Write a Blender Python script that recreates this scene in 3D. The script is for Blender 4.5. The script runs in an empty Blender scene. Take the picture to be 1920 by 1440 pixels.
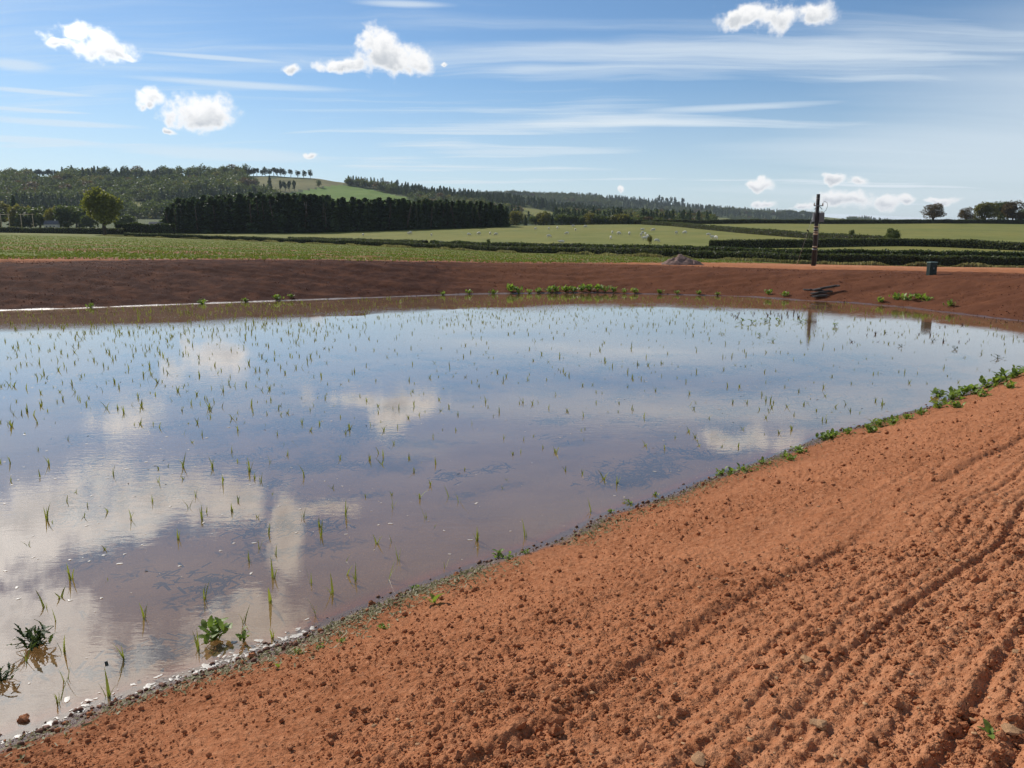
import bpy, math, random
import numpy as np
from mathutils import Vector, Matrix
random.seed(7); RNG = np.random.default_rng(7)
SC = bpy.context.scene
COL = SC.collection
R = math.radians

# ------------------------------------------------------------------ camera, sky, sun, exposure
HC = 3.2; PITCH = R(10.6); FPX = 1450.0
cam_d = bpy.data.cameras.new('camera'); cam = bpy.data.objects.new('camera', cam_d); COL.objects.link(cam)
cam.location = (0, 0, HC); cam.rotation_euler = (R(90) - PITCH, 0, 0)
cam_d.sensor_width = 36; cam_d.lens = 36 * FPX / 1920; cam_d.clip_start = 0.05; cam_d.clip_end = 20000
SC.camera = cam
SUN_AZ = R(-41); SUN_EL = R(35)
CP, SP = math.cos(PITCH), math.sin(PITCH)
def ray(px, py):
    dx, dy = px - 960.0, 720.0 - py
    fw = FPX * CP + dy * SP
    return dx / fw, (dy * CP - FPX * SP) / fw
def azel(px, py, mirror=False):
    a, b = ray(px, py)
    az = math.atan(a); el = math.atan(b / math.hypot(1, a))
    return az, (-el if mirror else el)

class NT:
    def __init__(s, nt): s.t = nt; s.n = nt.nodes; s.l = nt.links
    def new(s, typ, **kw):
        n = s.n.new(typ)
        for k, v in kw.items(): setattr(n, k, v)
        return n
    def inp(s, sock, v):
        if v is None: return
        if isinstance(v, bpy.types.NodeSocket): s.l.new(v, sock)
        else: sock.default_value = v
    def math(s, op, a, b=None, c=None, clamp=False):
        n = s.new('ShaderNodeMath', operation=op, use_clamp=clamp)
        s.inp(n.inputs[0], a); s.inp(n.inputs[1], b); s.inp(n.inputs[2], c); return n.outputs[0]
    def smooth(s, v, lo, hi):
        n = s.new('ShaderNodeMapRange', interpolation_type='SMOOTHSTEP')
        s.inp(n.inputs[0], v); s.inp(n.inputs[1], lo); s.inp(n.inputs[2], hi); return n.outputs[0]
    def mix(s, f, a, b, typ='RGBA', blend='MIX'):
        n = s.new('ShaderNodeMix', data_type=typ)
        if typ == 'RGBA': n.blend_type = blend; ia, ib, o = 6, 7, 2
        else: ia, ib, o = 2, 3, 0
        s.inp(n.inputs[0], f); s.inp(n.inputs[ia], a); s.inp(n.inputs[ib], b); return n.outputs[o]
    def noise(s, vec, scale, detail=4, rough=.55, dist=0.0, out=0, dim='3D'):
        n = s.new('ShaderNodeTexNoise', noise_dimensions=dim)
        s.inp(n.inputs['Vector'], vec); n.inputs['Scale'].default_value = scale; n.inputs['Detail'].default_value = detail
        n.inputs['Roughness'].default_value = rough; n.inputs['Distortion'].default_value = dist
        return n.outputs[out]
    def xyz(s, a, b, c):
        n = s.new('ShaderNodeCombineXYZ'); s.inp(n.inputs[0], a); s.inp(n.inputs[1], b); s.inp(n.inputs[2], c); return n.outputs[0]
    def sep(s, v):
        n = s.new('ShaderNodeSeparateXYZ'); s.l.new(v, n.inputs[0]); return n.outputs

def c4(c): return (c[0], c[1], c[2], 1.0)

def build_world():
    w = bpy.data.worlds.new('World'); SC.world = w; w.use_nodes = True
    w.node_tree.nodes.clear(); N = NT(w.node_tree)
    sky = N.new('ShaderNodeTexSky', sky_type='NISHITA')
    sky.sun_disc = False; sky.sun_elevation = SUN_EL; sky.sun_rotation = SUN_AZ
    sky.altitude = 100; sky.air_density = 1.0; sky.dust_density = 0.25; sky.ozone_density = 3.0
    tc = N.new('ShaderNodeTexCoord'); d = tc.outputs['Generated']
    x, y, z = N.sep(d)
    az = N.math('ARCTAN2', x, y); el = N.math('ARCSINE', z)
    # --- high cirrus in a plane above the land
    zz = N.math('ADD', N.math('MAXIMUM', z, 0.0), 0.07)
    pl = N.xyz(N.math('DIVIDE', x, zz), N.math('DIVIDE', y, zz), 0.0)
    wv = N.new('ShaderNodeVectorMath', operation='MULTIPLY_ADD'); N.l.new(N.noise(pl, .6, 3, out=1), wv.inputs[0])
    wv.inputs[1].default_value = (.9, .5, 0); N.l.new(pl, wv.inputs[2])
    mp = N.new('ShaderNodeMapping'); N.l.new(wv.outputs[0], mp.inputs[0]); mp.inputs['Scale'].default_value = (.17, 1.5, 1); mp.inputs['Rotation'].default_value = (0, 0, R(6))
    n1 = N.noise(mp.outputs[0], 1.25, 6, .62)
    n2 = N.noise(pl, .33, 3, .5)
    streak = N.smooth(N.math('ADD', n1, N.math('MULTIPLY', N.math('SUBTRACT', n2, .5), .7)), .43, .74)
    low = N.smooth(el, .42, .05)
    streak = N.math('MULTIPLY', streak, N.math('MULTIPLY_ADD', low, .85, .20))
    M2 = None
    for px_, py_, w_, h_ in [(60,171,130,5),(50,205,130,4),(110,231,190,9),(60,262,150,8),(30,122,70,13),(395,107,150,5),(440,158,230,8),(1370,203,270,10),(1220,229,200,8),(430,290,300,18),(760,8,110,8),(1720,106,80,8),(900,250,240,6),(1000,285,300,12)]:
        (a, e) = azel(px_, py_); v = N.new('ShaderNodeVectorMath', operation='SUBTRACT'); N.l.new(N.xyz(az, N.math('ADD', el, N.math('MULTIPLY', n1, .006)), 0.0) if M2 is None else v0, v.inputs[0]); v.inputs[1].default_value = (a, e + .003, 0)
        if M2 is None: v0 = v.inputs[0].links[0].from_socket
        m_ = N.new('ShaderNodeVectorMath', operation='MULTIPLY'); N.l.new(v.outputs[0], m_.inputs[0]); m_.inputs[1].default_value = (1500 / w_, 1500 / h_, 0)
        ln = N.new('ShaderNodeVectorMath', operation='LENGTH'); N.l.new(m_.outputs[0], ln.inputs[0]); val = N.math('SUBTRACT', 1.0, ln.outputs['Value'])
        M2 = val if M2 is None else N.math('MAXIMUM', M2, val)
    streak = N.math('MAXIMUM', streak, N.math('MULTIPLY', N.smooth(N.math('ADD', M2, N.math('MULTIPLY', N.math('SUBTRACT', n1, .5), 1.6)), -.1, .75), .62))
    # thin veil, thicker low down and towards the right
    veil_n = N.noise(mp.outputs[0], .8, 5, .55)
    vr = N.smooth(N.math('SUBTRACT', N.math('MULTIPLY', az, .34), el), -.20, .16)
    veil = N.math('MULTIPLY', N.smooth(N.math('ADD', vr, N.math('MULTIPLY', N.math('SUBTRACT', veil_n, .5), .7)), .20, 1.0), .68)
    hz = N.math('MULTIPLY', N.smooth(el, .21, -.01), .62)
    # --- cumulus: puffs given by direction and angular size
    puffs = []
    for p in [(195,92,52,24),(135,58,34,13),(118,82,20,10),(235,106,20,8),
              (738,112,68,30),(715,84,36,30),(645,120,52,14),(780,120,34,22),(552,130,17,8),(826,118,9,5),
              (372,208,66,34),(400,222,44,20),(290,184,26,16),(280,196,14,9),(318,248,12,7),
              (1400,32,58,18),(1455,30,40,24),(1528,22,42,22),
              (1420,352,28,12),(1562,335,26,10),(1614,334,22,10),(1570,372,40,15),(1610,374,34,20),(1656,380,28,13),(1700,376,15,10),(1762,372,30,7),
              (1432,384,24,8),(1500,386,24,8),(580,292,17,7),(1162,356,9,8)]:
        puffs.append((azel(p[0], p[1]), p[2] / 1640, p[3] / 1640))
    for p in [(190,888,60,20),(90,955,120,46),(300,935,120,44),(430,945,70,44),(30,1010,90,70),(210,985,110,40),(535,1010,36,90),(470,1180,110,60),
              (60,1200,110,90),(120,1330,190,110),(420,1310,160,70),(600,955,80,14)]:
        puffs.append((azel(p[0], p[1], True), p[2] / 1500, p[3] / 1500))
    base = N.xyz(az, el, 0.0)
    wn = N.new('ShaderNodeVectorMath', operation='MULTIPLY_ADD'); N.l.new(N.noise(d, 26, 3, .6, out=1), wn.inputs[0])
    wn.inputs[1].default_value = (.040, .028, 0); N.l.new(base, wn.inputs[2])
    off = N.new('ShaderNodeVectorMath', operation='SUBTRACT'); N.l.new(wn.outputs[0], off.inputs[0]); off.inputs[1].default_value = (.020, .014, 0)
    M = None; num = None; den = None
    for (a, e), w_, h_ in puffs:
        v = N.new('ShaderNodeVectorMath', operation='SUBTRACT'); N.l.new(off.outputs[0], v.inputs[0]); v.inputs[1].default_value = (a, e, 0)
        m_ = N.new('ShaderNodeVectorMath', operation='MULTIPLY'); N.l.new(v.outputs[0], m_.inputs[0]); m_.inputs[1].default_value = (1 / w_, 1 / h_, 0)
        ln = N.new('ShaderNodeVectorMath', operation='LENGTH'); N.l.new(m_.outputs[0], ln.inputs[0])
        val = N.math('SUBTRACT', 1.0, ln.outputs['Value'])
        M = val if M is None else N.math('SMOOTH_MAX', M, val, .25)
        wt = N.math('MAXIMUM', N.math('ADD', val, .5), 0.0); qy = N.sep(m_.outputs[0])[1]
        num = N.math('MULTIPLY', wt, qy) if num is None else N.math('MULTIPLY_ADD', wt, qy, num)
        den = wt if den is None else N.math('ADD', den, wt)
    fb = N.noise(d, 52, 6, .60)
    dens = N.math('ADD', M, N.math('MULTIPLY', N.math('SUBTRACT', fb, .50), 1.9))
    alpha = N.smooth(dens, -.24, .46)
    hgt = N.math('DIVIDE', num, N.math('MAXIMUM', den, .05))
    low_ = N.smooth(N.math('ADD', hgt, N.math('MULTIPLY', N.math('SUBTRACT', N.noise(d, 44, 4, .6), .5), 2.4)), .55, -.75)
    core = N.math('MULTIPLY', low_, N.smooth(dens, .12, .75))
    sd_ = N.new('ShaderNodeVectorMath', operation='DOT_PRODUCT'); N.l.new(d, sd_.inputs[0])
    sd_.inputs[1].default_value = (math.sin(SUN_AZ) * math.cos(SUN_EL), math.cos(SUN_AZ) * math.cos(SUN_EL), math.sin(SUN_EL))
    fwd = N.math('MULTIPLY_ADD', N.math('POWER', N.math('MAXIMUM', sd_.outputs['Value'], 0.0), 22.0), 2.6, 1.0)   # cloud is brightest in the sun's direction
    ccol = N.mix(core, (11.0, 11.0, 11.0, 1), (6.4, 6.8, 7.3, 1))
    vs = N.new('ShaderNodeVectorMath', operation='SCALE'); N.l.new(ccol, vs.inputs[0]); N.l.new(fwd, vs.inputs['Scale']); ccol = vs.outputs[0]
    air = N.mix(1.0, sky.outputs[0], (.80, .97, 1.10, 1), blend='MULTIPLY')
    thin = N.mix(N.math('MAXIMUM', streak, N.math('MAXIMUM', veil, hz)), air, (8.6, 9.5, 10.2, 1))
    fin = N.mix(N.math('MULTIPLY', alpha, N.smooth(el, -.005, .012)), thin, ccol)
    bg = N.new('ShaderNodeBackground'); N.l.new(fin, bg.inputs[0]); bg.inputs[1].default_value = 0.092
    w.cycles.sampling_method = 'NONE'
    o = N.new('ShaderNodeOutputWorld'); N.l.new(bg.outputs[0], o.inputs[0])
build_world()
sd = bpy.data.lights.new('sun', 'SUN'); sd.energy = 4.7; sd.angle = R(.53); sd.color = (1, .95, .87)
sun = bpy.data.objects.new('sun', sd); COL.objects.link(sun)
sdir = Vector((math.sin(SUN_AZ) * math.cos(SUN_EL), math.cos(SUN_AZ) * math.cos(SUN_EL), math.sin(SUN_EL)))
sun.rotation_euler = (-sdir).to_track_quat('-Z', 'Y').to_euler(); sun.location = sdir * 200
SC.view_settings.view_transform = 'Standard'; SC.view_settings.look = 'None'; SC.view_settings.gamma = 1
SC.view_settings.exposure = 0.0; SC.view_settings.use_curve_mapping = False
SC.render.engine = 'CYCLES'; SC.cycles.use_denoising = True; SC.cycles.use_adaptive_sampling = True; SC.cycles.adaptive_threshold = .022
SC.cycles.max_bounces = 5; SC.cycles.transparent_max_bounces = 12; SC.cycles.diffuse_bounces = 2; SC.cycles.glossy_bounces = 3
SC.cycles.volume_bounces = 0; SC.cycles.caustics_reflective = False; SC.cycles.caustics_refractive = False

# ------------------------------------------------------------------ numpy noise
def _h(ix, iy, seed):
    h = (ix.astype(np.int64) * 374761393 + iy.astype(np.int64) * 668265263 + seed * 1442695041) & 0xFFFFFFFF
    h = ((h ^ (h >> 13)) * 1274126177) & 0xFFFFFFFF
    return ((h ^ (h >> 16)) & 0xFFFFFF) / float(0x1000000)
def vnoise(x, y, seed=0):
    ix, iy = np.floor(x), np.floor(y); fx, fy = x - ix, y - iy
    fx = fx * fx * fx * (fx * (fx * 6 - 15) + 10); fy = fy * fy * fy * (fy * (fy * 6 - 15) + 10)
    a, b, c, d = _h(ix, iy, seed), _h(ix + 1, iy, seed), _h(ix, iy + 1, seed), _h(ix + 1, iy + 1, seed)
    return (a + (b - a) * fx) * (1 - fy) + (c + (d - c) * fx) * fy - .5
def fbm(x, y, seed=0, oct=4, gain=.5):
    s = 0; a = 1.0
    for i in range(oct):
        s = s + a * vnoise(x + i * 17.3, y - i * 9.1, seed + i); x = x * 2.03; y = y * 2.03; a *= gain
    return s
def cells(x, y, seed, dens=.8, rmin=.25, rmax=.55, flat=.7):
    """bumps like half-buried clods, one possible clod to a cell"""
    ix, iy = np.floor(x), np.floor(y); out = np.zeros_like(x)
    for dx in (-1, 0, 1):
        for dy in (-1, 0, 1):
            cx, cy = ix + dx, iy + dy
            px = cx + _h(cx, cy, seed); py = cy + _h(cx, cy, seed + 1)
            r = rmin + (rmax - rmin) * _h(cx, cy, seed + 2) ** 2
            on = _h(cx, cy, seed + 3) < dens
            d2 = (x - px) ** 2 + (y - py) ** 2
            out = np.maximum(out, np.where(on, np.sqrt(np.maximum(0, r * r - d2)) * flat, 0))
    return out

# ------------------------------------------------------------------ the lie of the land
def water_pt(px, py):
    a, b = ray(px, py); Y = -HC / b; return (a * Y, Y)
NEAR_PX = [(0,1395),(200,1320),(390,1255),(480,1225),(570,1190),(700,1135),(830,1085),(930,1050),(1040,1015),(1140,965),(1250,930),(1350,890),(1440,862),(1540,818),(1650,788),(1760,757),(1850,722),(1920,690)]
FAR_PX = [(0,582),(150,578),(300,572),(500,565),(700,558),(900,551),(1100,549),(1250,552),(1400,556),(1500,563),(1600,568),(1700,577),(1800,589),(1920,603)]
near_sh = [(-60,-50),(-30,-21),(-12,-3.2)] + [water_pt(*p) for p in NEAR_PX] + [(19,24.4),(23.5,27)]
far_sh = [(-75,14),(-55,27),(-36,33)] + [water_pt(*p) for p in FAR_PX] + [(24,29)]
POLY = near_sh + far_sh[::-1] + [(-90,-20)]
def seg_dist(X, Y, pts):
    d = np.full(np.shape(X), 1e9)
    for (x0, y0), (x1, y1) in zip(pts[:-1], pts[1:]):
        ex, ey = x1 - x0, y1 - y0
        t = np.clip(((X - x0) * ex + (Y - y0) * ey) / (ex * ex + ey * ey), 0, 1)
        d = np.minimum(d, np.hypot(X - x0 - t * ex, Y - y0 - t * ey))
    return d
def inside(X, Y, poly):
    c = np.zeros(np.shape(X), bool)
    for (x0, y0), (x1, y1) in zip(poly, poly[1:] + poly[:1]):
        if y0 == y1: continue
        c ^= ((y0 > Y) != (y1 > Y)) & (X < (x1 - x0) * (Y - y0) / (y1 - y0) + x0)
    return c
def shore(X, Y):
    """signed distance from the water's edge (positive on land) and whether the near edge is the closer one"""
    dn, df = seg_dist(X, Y, near_sh), seg_dist(X, Y, far_sh)
    s = np.minimum(dn, df); return np.where(inside(X, Y, POLY), -s, s), dn < df
def U(px): return (np.asarray(px, float) - 960) / 1468.0
def zpx(py, Y):
    return HC + np.array([ray(960, p)[1] for p in py]) * np.asarray(Y, float)
RINGS = []
def ring(px, Y, Z): RINGS.append((U(px), np.asarray(Y, float), np.asarray(Z, float)))
C0 = [-900,0,300,600,950,1250,1500,1740,1920,2800]
ring(C0, [12]*10, [1.72]*10)
ring(C0, [38,38,38,40,42,40,38,34,31,31], [1.8]*4 + [1.6,1.5,1.4,1.4,1.5,1.6])
R1Y = [46,46,46,50,54,52,48,44,41,41]
ring(C0, R1Y, [1.85,1.85,1.85,1.8,1.5,1.35,1.25,1.3,1.35,1.4])
R2Y = [420,300,255,215,160,125,105,101,100,95]
ring(C0, R2Y, zpx([424,437,446,458,474,483,495,500,502,506], R2Y))
R2bY = [y + 9 for y in R2Y]
ring(C0, R2bY, zpx([424,437,446,458,474,483,495,500,502,506], R2Y) + .15)
R3Y = [520,360,330,320,330,350,360,365,365,365]
ring(C0, R3Y, zpx([423,432,436,435,424,420,420,420,421,424], R3Y))
Y4 = [640,520,480,460,480,480,480,480,480,480]
ring(C0, Y4, list(zpx([421,428,428,428,424], Y4[:5])) + [7,6,4,3,2])
Y5 = [850]*10
ring(C0, Y5, zpx([400,408,408,414,422,424,428,432,436,442], Y5))
C6 = [-900,-300,0,100,200,300,420,520,620,700,760,850,950,1100,1250,1500,1920,2800]
ring(C6, [1300]*18, zpx([352,338,337,332,334,336,331,331,336,347,356,367,379,396,408,427,442,446], [1300]*18))
ring(C6, [1750]*18, zpx([352,338,337,332,334,336,331,331,336,347,356,367,379,396,408,427,442,446], [1300]*18) - 14)
C8 = [-900,0,700,850,950,1100,1200,1300,1400,1500,1630,1750,1920,2800]
ring(C8, [2350]*14, zpx([400,392,382,369,364,369,378,389,398,402,415,427,438,446], [2350]*14))
ring(C0, [7000]*10, [-60]*10)
def terrain(X, Y):
    Yc = np.maximum(Y, 1.0); u = np.clip(X / Yc, -2.6, 2.6)
    ys = [np.interp(u, r[0], r[1]) for r in RINGS]; zs = [np.interp(u, r[0], r[2]) for r in RINGS]
    z = zs[0].copy()
    for k in range(len(ys) - 1):
        t = np.clip((Y - ys[k]) / (ys[k + 1] - ys[k]), 0, 1)
        z = np.where(Y > ys[k], zs[k] + (zs[k + 1] - zs[k]) * t, z)
    k = np.clip((Y - 300) / 600, 0, 1)
    return z + k * fbm(X / 90, Y / 90, 40, 3) * 5 * np.clip((2350 - Y) / 1200 + .4, 0, 1)
def smin(a, b, k):
    h = np.clip(.5 + .5 * (b - a) / k, 0, 1); return b + (a - b) * h - k * h * (1 - h)
def land(X, Y):
    X = np.asarray(X, float); Y = np.asarray(Y, float)
    s, near = shore(X, Y)
    slope = np.where(near, .285, .225)
    T = terrain(X, Y)
    up = smin(slope * np.maximum(s, 0), T, .35) + .0
    return np.where(s > 0, np.where(s > 25, T, np.minimum(up, np.maximum(T, slope * s * 0 + T))), np.maximum(-.55, .10 * s)), s, near
def zland(x, y): return float(land(np.array([x]), np.array([y]))[0][0])
def hit(px, py, y0=1.5, y1=6000):
    """where the line of sight of the photograph's pixel meets the land"""
    a, b = ray(px, py); Y = np.geomspace(y0, y1, 4000)
    g = land(a * Y, Y)[0]; below = HC + b * Y < g
    k = int(np.argmax(below)) if below.any() else len(Y) - 1
    return Vector((a * Y[k], Y[k], float(g[k])))
def proj(X, Y, Z):
    dz = Z - HC; cf = Y * CP - dz * SP; cu = Y * SP + dz * CP
    return 960 + FPX * X / cf, 720 - FPX * cu / cf

# ------------------------------------------------------------------ mesh and object helpers
def mesh(name, V, F, mat=None, smooth=False, attrs=None):
    V = np.asarray(V, np.float32); F = np.asarray(F, np.int32)
    m = bpy.data.meshes.new(name); n, k = F.shape
    m.vertices.add(len(V)); m.vertices.foreach_set('co', V.ravel())
    m.loops.add(n * k); m.loops.foreach_set('vertex_index', F.ravel())
    m.polygons.add(n); m.polygons.foreach_set('loop_start', np.arange(0, n * k, k, dtype=np.int32))
    m.polygons.foreach_set('loop_total', np.full(n, k, np.int32))
    if smooth: m.polygons.foreach_set('use_smooth', np.ones(n, bool))
    m.update(calc_edges=True)
    for an, av in (attrs or {}).items():
        at = m.attributes.new(an, 'FLOAT', 'POINT'); at.data.foreach_set('value', np.asarray(av, np.float32))
    if mat: m.materials.append(mat)
    return m
def link(name, me, parent=None, loc=None, rz=0, sc=None, **props):
    o = bpy.data.objects.new(name, me); COL.objects.link(o)
    if parent is not None: o.parent = parent
    if loc is not None: o.location = loc
    if rz: o.rotation_euler = (0, 0, rz)
    if sc is not None: o.scale = (sc, sc, sc) if not hasattr(sc, '__len__') else sc
    for k, v in props.items(): o[k] = v
    return o
def thing(name, label, cat, loc, rz=0, sc=None, group=None):
    o = link(name, None, None, loc, rz, sc, label=label, category=cat)
    o.empty_display_size = .1
    if group: o['group'] = group
    return o
class MB:
    def __init__(s): s.V = []; s.F = []; s.n = 0
    def add(s, V, F):
        V = np.asarray(V, float); s.V.append(V); s.F += [tuple(i + s.n for i in f) for f in F]; s.n += len(V)
    def box(s, c, size, M=None):
        v = np.array([[x, y, z] for x in (-.5, .5) for y in (-.5, .5) for z in (-.5, .5)]) * np.array(size)
        if M is not None: v = v @ np.array(M).T
        s.add(v + np.array(c), [(0,1,3,2),(4,6,7,5),(0,4,5,1),(2,3,7,6),(0,2,6,4),(1,5,7,3)])
    def tube(s, pts, rad, n=8, cap=True):
        pts = [Vector(p) for p in pts]; V = []; F = []
        if not hasattr(rad, '__len__'): rad = [rad] * len(pts)
        for i, p in enumerate(pts):
            t = (pts[min(i + 1, len(pts) - 1)] - pts[max(i - 1, 0)]).normalized()
            a = t.cross(Vector((0.31, .95, .02)) if abs(t.z) > .5 else Vector((0, 0, 1))).normalized(); b = t.cross(a)
            for k in range(n):
                q = 2 * math.pi * k / n; V.append(p + (a * math.cos(q) + b * math.sin(q)) * rad[i])
        for i in range(len(pts) - 1):
            for k in range(n): F.append((i*n+k, i*n+(k+1)%n, (i+1)*n+(k+1)%n, (i+1)*n+k))
        if cap: F.append(tuple(range(n))[::-1]); F.append(tuple((len(pts)-1)*n+k for k in range(n)))
        s.add([tuple(v) for v in V], F)
    def mesh(s, name, mat, smooth=False):
        m = bpy.data.meshes.new(name); m.from_pydata([tuple(v) for v in np.concatenate(s.V)], [], s.F); m.update()
        if smooth: m.polygons.foreach_set('use_smooth', [True] * len(m.polygons))
        if mat: m.materials.append(mat)
        return m
def quads(C, A, B):
    """one quad for every centre C, spanned by half-axes A and B"""
    n = len(C); V = np.stack([C - A - B, C + A - B, C + A + B, C - A + B], 1).reshape(-1, 3)
    return V, np.arange(n * 4).reshape(n, 4)
def unit(v): return v / np.maximum(1e-9, np.linalg.norm(v, axis=-1, keepdims=True))
def leafset(C, size, rng, up=.35):
    n = len(C); nrm = unit(rng.normal(size=(n, 3)) + np.array([0, 0, up]))
    a = unit(np.cross(nrm, rng.normal(size=(n, 3)))); b = np.cross(nrm, a)
    s = size * rng.uniform(.6, 1.3, (n, 1)); return quads(C, a * s, b * s * .7)

# ------------------------------------------------------------------ materials
def mat(name):
    m = bpy.data.materials.new(name); m.use_nodes = True; m.node_tree.nodes.clear(); N = NT(m.node_tree)
    o = N.new('ShaderNodeOutputMaterial'); return m, N, o
def bsdf(N, col, rough=.9, spec=.25, **kw):
    b = N.new('ShaderNodeBsdfPrincipled'); N.inp(b.inputs['Base Color'], col if not isinstance(col, tuple) else c4(col))
    N.inp(b.inputs['Roughness'], rough); N.inp(b.inputs['Specular IOR Level'], spec)
    for k, v in kw.items(): N.inp(b.inputs[k], v)
    return b
def bump(N, h, dist, strength=1.0):
    n = N.new('ShaderNodeBump'); N.inp(n.inputs['Height'], h); n.inputs['Distance'].default_value = dist; n.inputs['Strength'].default_value = strength
    return n.outputs[0]
def attr(N, name):
    a = N.new('ShaderNodeAttribute', attribute_name=name); return a.outputs['Fac']
def pos(N): return N.new('ShaderNodeNewGeometry').outputs['Position']

def soil_material():
    m, N, o = mat('red_soil'); p = pos(N)
    wet, damp, pale = attr(N, 'wet'), attr(N, 'damp'), attr(N, 'pale')
    n1 = N.noise(p, 1.1, 5, .6); n2 = N.noise(p, 14, 5, .65); n3 = N.noise(p, 70, 3, .6)
    c = N.mix(N.smooth(n1, .3, .7), (.315, .116, .050, 1), (.42, .165, .075, 1))
    c = N.mix(N.smooth(n2, .38, .72), c, (.46, .20, .098, 1))
    c = N.mix(N.math('MULTIPLY', pale, N.smooth(n2, .3, .62)), c, (.50, .225, .112, 1))
    c = N.mix(N.math('MULTIPLY', N.smooth(n3, .62, .75), .5), c, (.27, .10, .048, 1))
    dm = N.math('MULTIPLY', damp, N.smooth(N.math('ADD', n1, N.math('MULTIPLY', n2, .4)), .35, .85))
    c = N.mix(N.math('MINIMUM', N.math('ADD', N.math('MULTIPLY', damp, .72), N.math('MULTIPLY', dm, .3)), 1.0), c, (.052, .019, .012, 1))
    c = N.mix(attr(N, 'silt'), c, N.mix(N.smooth(n1, .3, .7), (.27, .170, .080, 1), (.36, .235, .120, 1)))
    w2 = N.smooth(N.math('ADD', wet, N.math('MULTIPLY', N.math('SUBTRACT', n2, .5), .7)), .35, .8)
    c = N.mix(w2, c, (.10, .048, .034, 1))
    rough = N.mix(w2, .95, .36, 'FLOAT')
    h = N.math('ADD', N.math('MULTIPLY', n2, .6), N.math('MULTIPLY', n3, .4))
    b = bsdf(N, c, rough, N.mix(w2, .05, .5, 'FLOAT'), Normal=bump(N, N.math('ADD', h, N.math('MULTIPLY', N.noise(p, 34, 4, .7), 1.1)), .022, 1.0))
    N.l.new(b.outputs[0], o.inputs[0]); return m
def field_material(name, soil, g1, g2, rows=False, scale=.25):
    m, N, o = mat(name); p = pos(N); cover = attr(N, 'cover')
    n1 = N.noise(p, scale, 6, .6); n2 = N.noise(p, scale * 12, 5, .7); n4 = N.noise(p, .02, 3, .5)
    c = N.mix(N.smooth(n1, .3, .7), c4(g1), c4(g2)); c = N.mix(N.math('MULTIPLY', N.smooth(n2, .45, .8), .5), c, c4([v * .55 for v in g1]))
    c = N.mix(N.math('MULTIPLY', N.smooth(n4, .4, .65), .35), c, c4((g2[0] * 1.25, g2[1] * 1.05, g2[2])))
    if rows:
        x, y, z = N.sep(p)
        q = N.math('ADD', N.math('ADD', N.math('MULTIPLY', y, .92), N.math('MULTIPLY', x, .30)), N.math('MULTIPLY', n4, 6))
        r = N.math('SINE', N.math('MULTIPLY', q, 1.55)); r2 = N.math('SINE', N.math('MULTIPLY', q, .29))
        f = N.math('ADD', N.math('MULTIPLY', r, .20), N.math('MULTIPLY', r2, .26))
        k = N.math('ADD', N.math('ADD', cover, f), N.math('MULTIPLY', N.math('SUBTRACT', n2, .5), 1.3))
        k = N.math('ADD', k, N.math('MULTIPLY', N.math('SUBTRACT', n1, .5), .5))
        c = N.mix(N.smooth(k, .22, .66), c4(soil), c)
    b = bsdf(N, c, .95, .1, Normal=bump(N, n2, .12, .7)); N.l.new(b.outputs[0], o.inputs[0]); return m
def leaf_material(name, c1, c2, trans=.35, rough=.6, spec=.3, scale=6.0):
    m, N, o = mat(name); oi = N.new('ShaderNodeObjectInfo'); g = N.new('ShaderNodeNewGeometry')
    r = N.math('FRACT', N.math('ADD', N.math('MULTIPLY', g.outputs['Random Per Island'], .8), N.math('MULTIPLY', oi.outputs['Random'], .6)))
    f = N.math('ADD', N.math('MULTIPLY', g.outputs['Random Per Island'], .45), N.math('MULTIPLY', oi.outputs['Random'], .55))
    c = N.mix(f, c4(c1), c4(c2))
    b = bsdf(N, c, rough, spec); t = N.new('ShaderNodeBsdfTranslucent'); N.l.new(N.mix(.5, c, c4((c2[0] * 1.4, c2[1] * 1.5, c2[2] * .7))), t.inputs[0])
    mx = N.new('ShaderNodeMixShader'); mx.inputs[0].default_value = trans
    N.l.new(b.outputs[0], mx.inputs[1]); N.l.new(t.outputs[0], mx.inputs[2]); N.l.new(mx.outputs[0], o.inputs[0]); return m
def plain(name, col, rough=.7, spec=.3, var=.25, scale=8, metal=0.0, bmp=0.0):
    m, N, o = mat(name); tc = N.new('ShaderNodeTexCoord').outputs['Object']; n = N.noise(tc, scale, 5, .6)
    c = N.mix(N.smooth(n, .3, .7), c4([v * (1 - var) for v in col]), c4([min(1, v * (1 + var)) for v in col]))
    b = bsdf(N, c, rough, spec, Metallic=metal)
    if bmp: N.l.new(bump(N, n, bmp), b.inputs['Normal'])
    N.l.new(b.outputs[0], o.inputs[0]); return m
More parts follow.
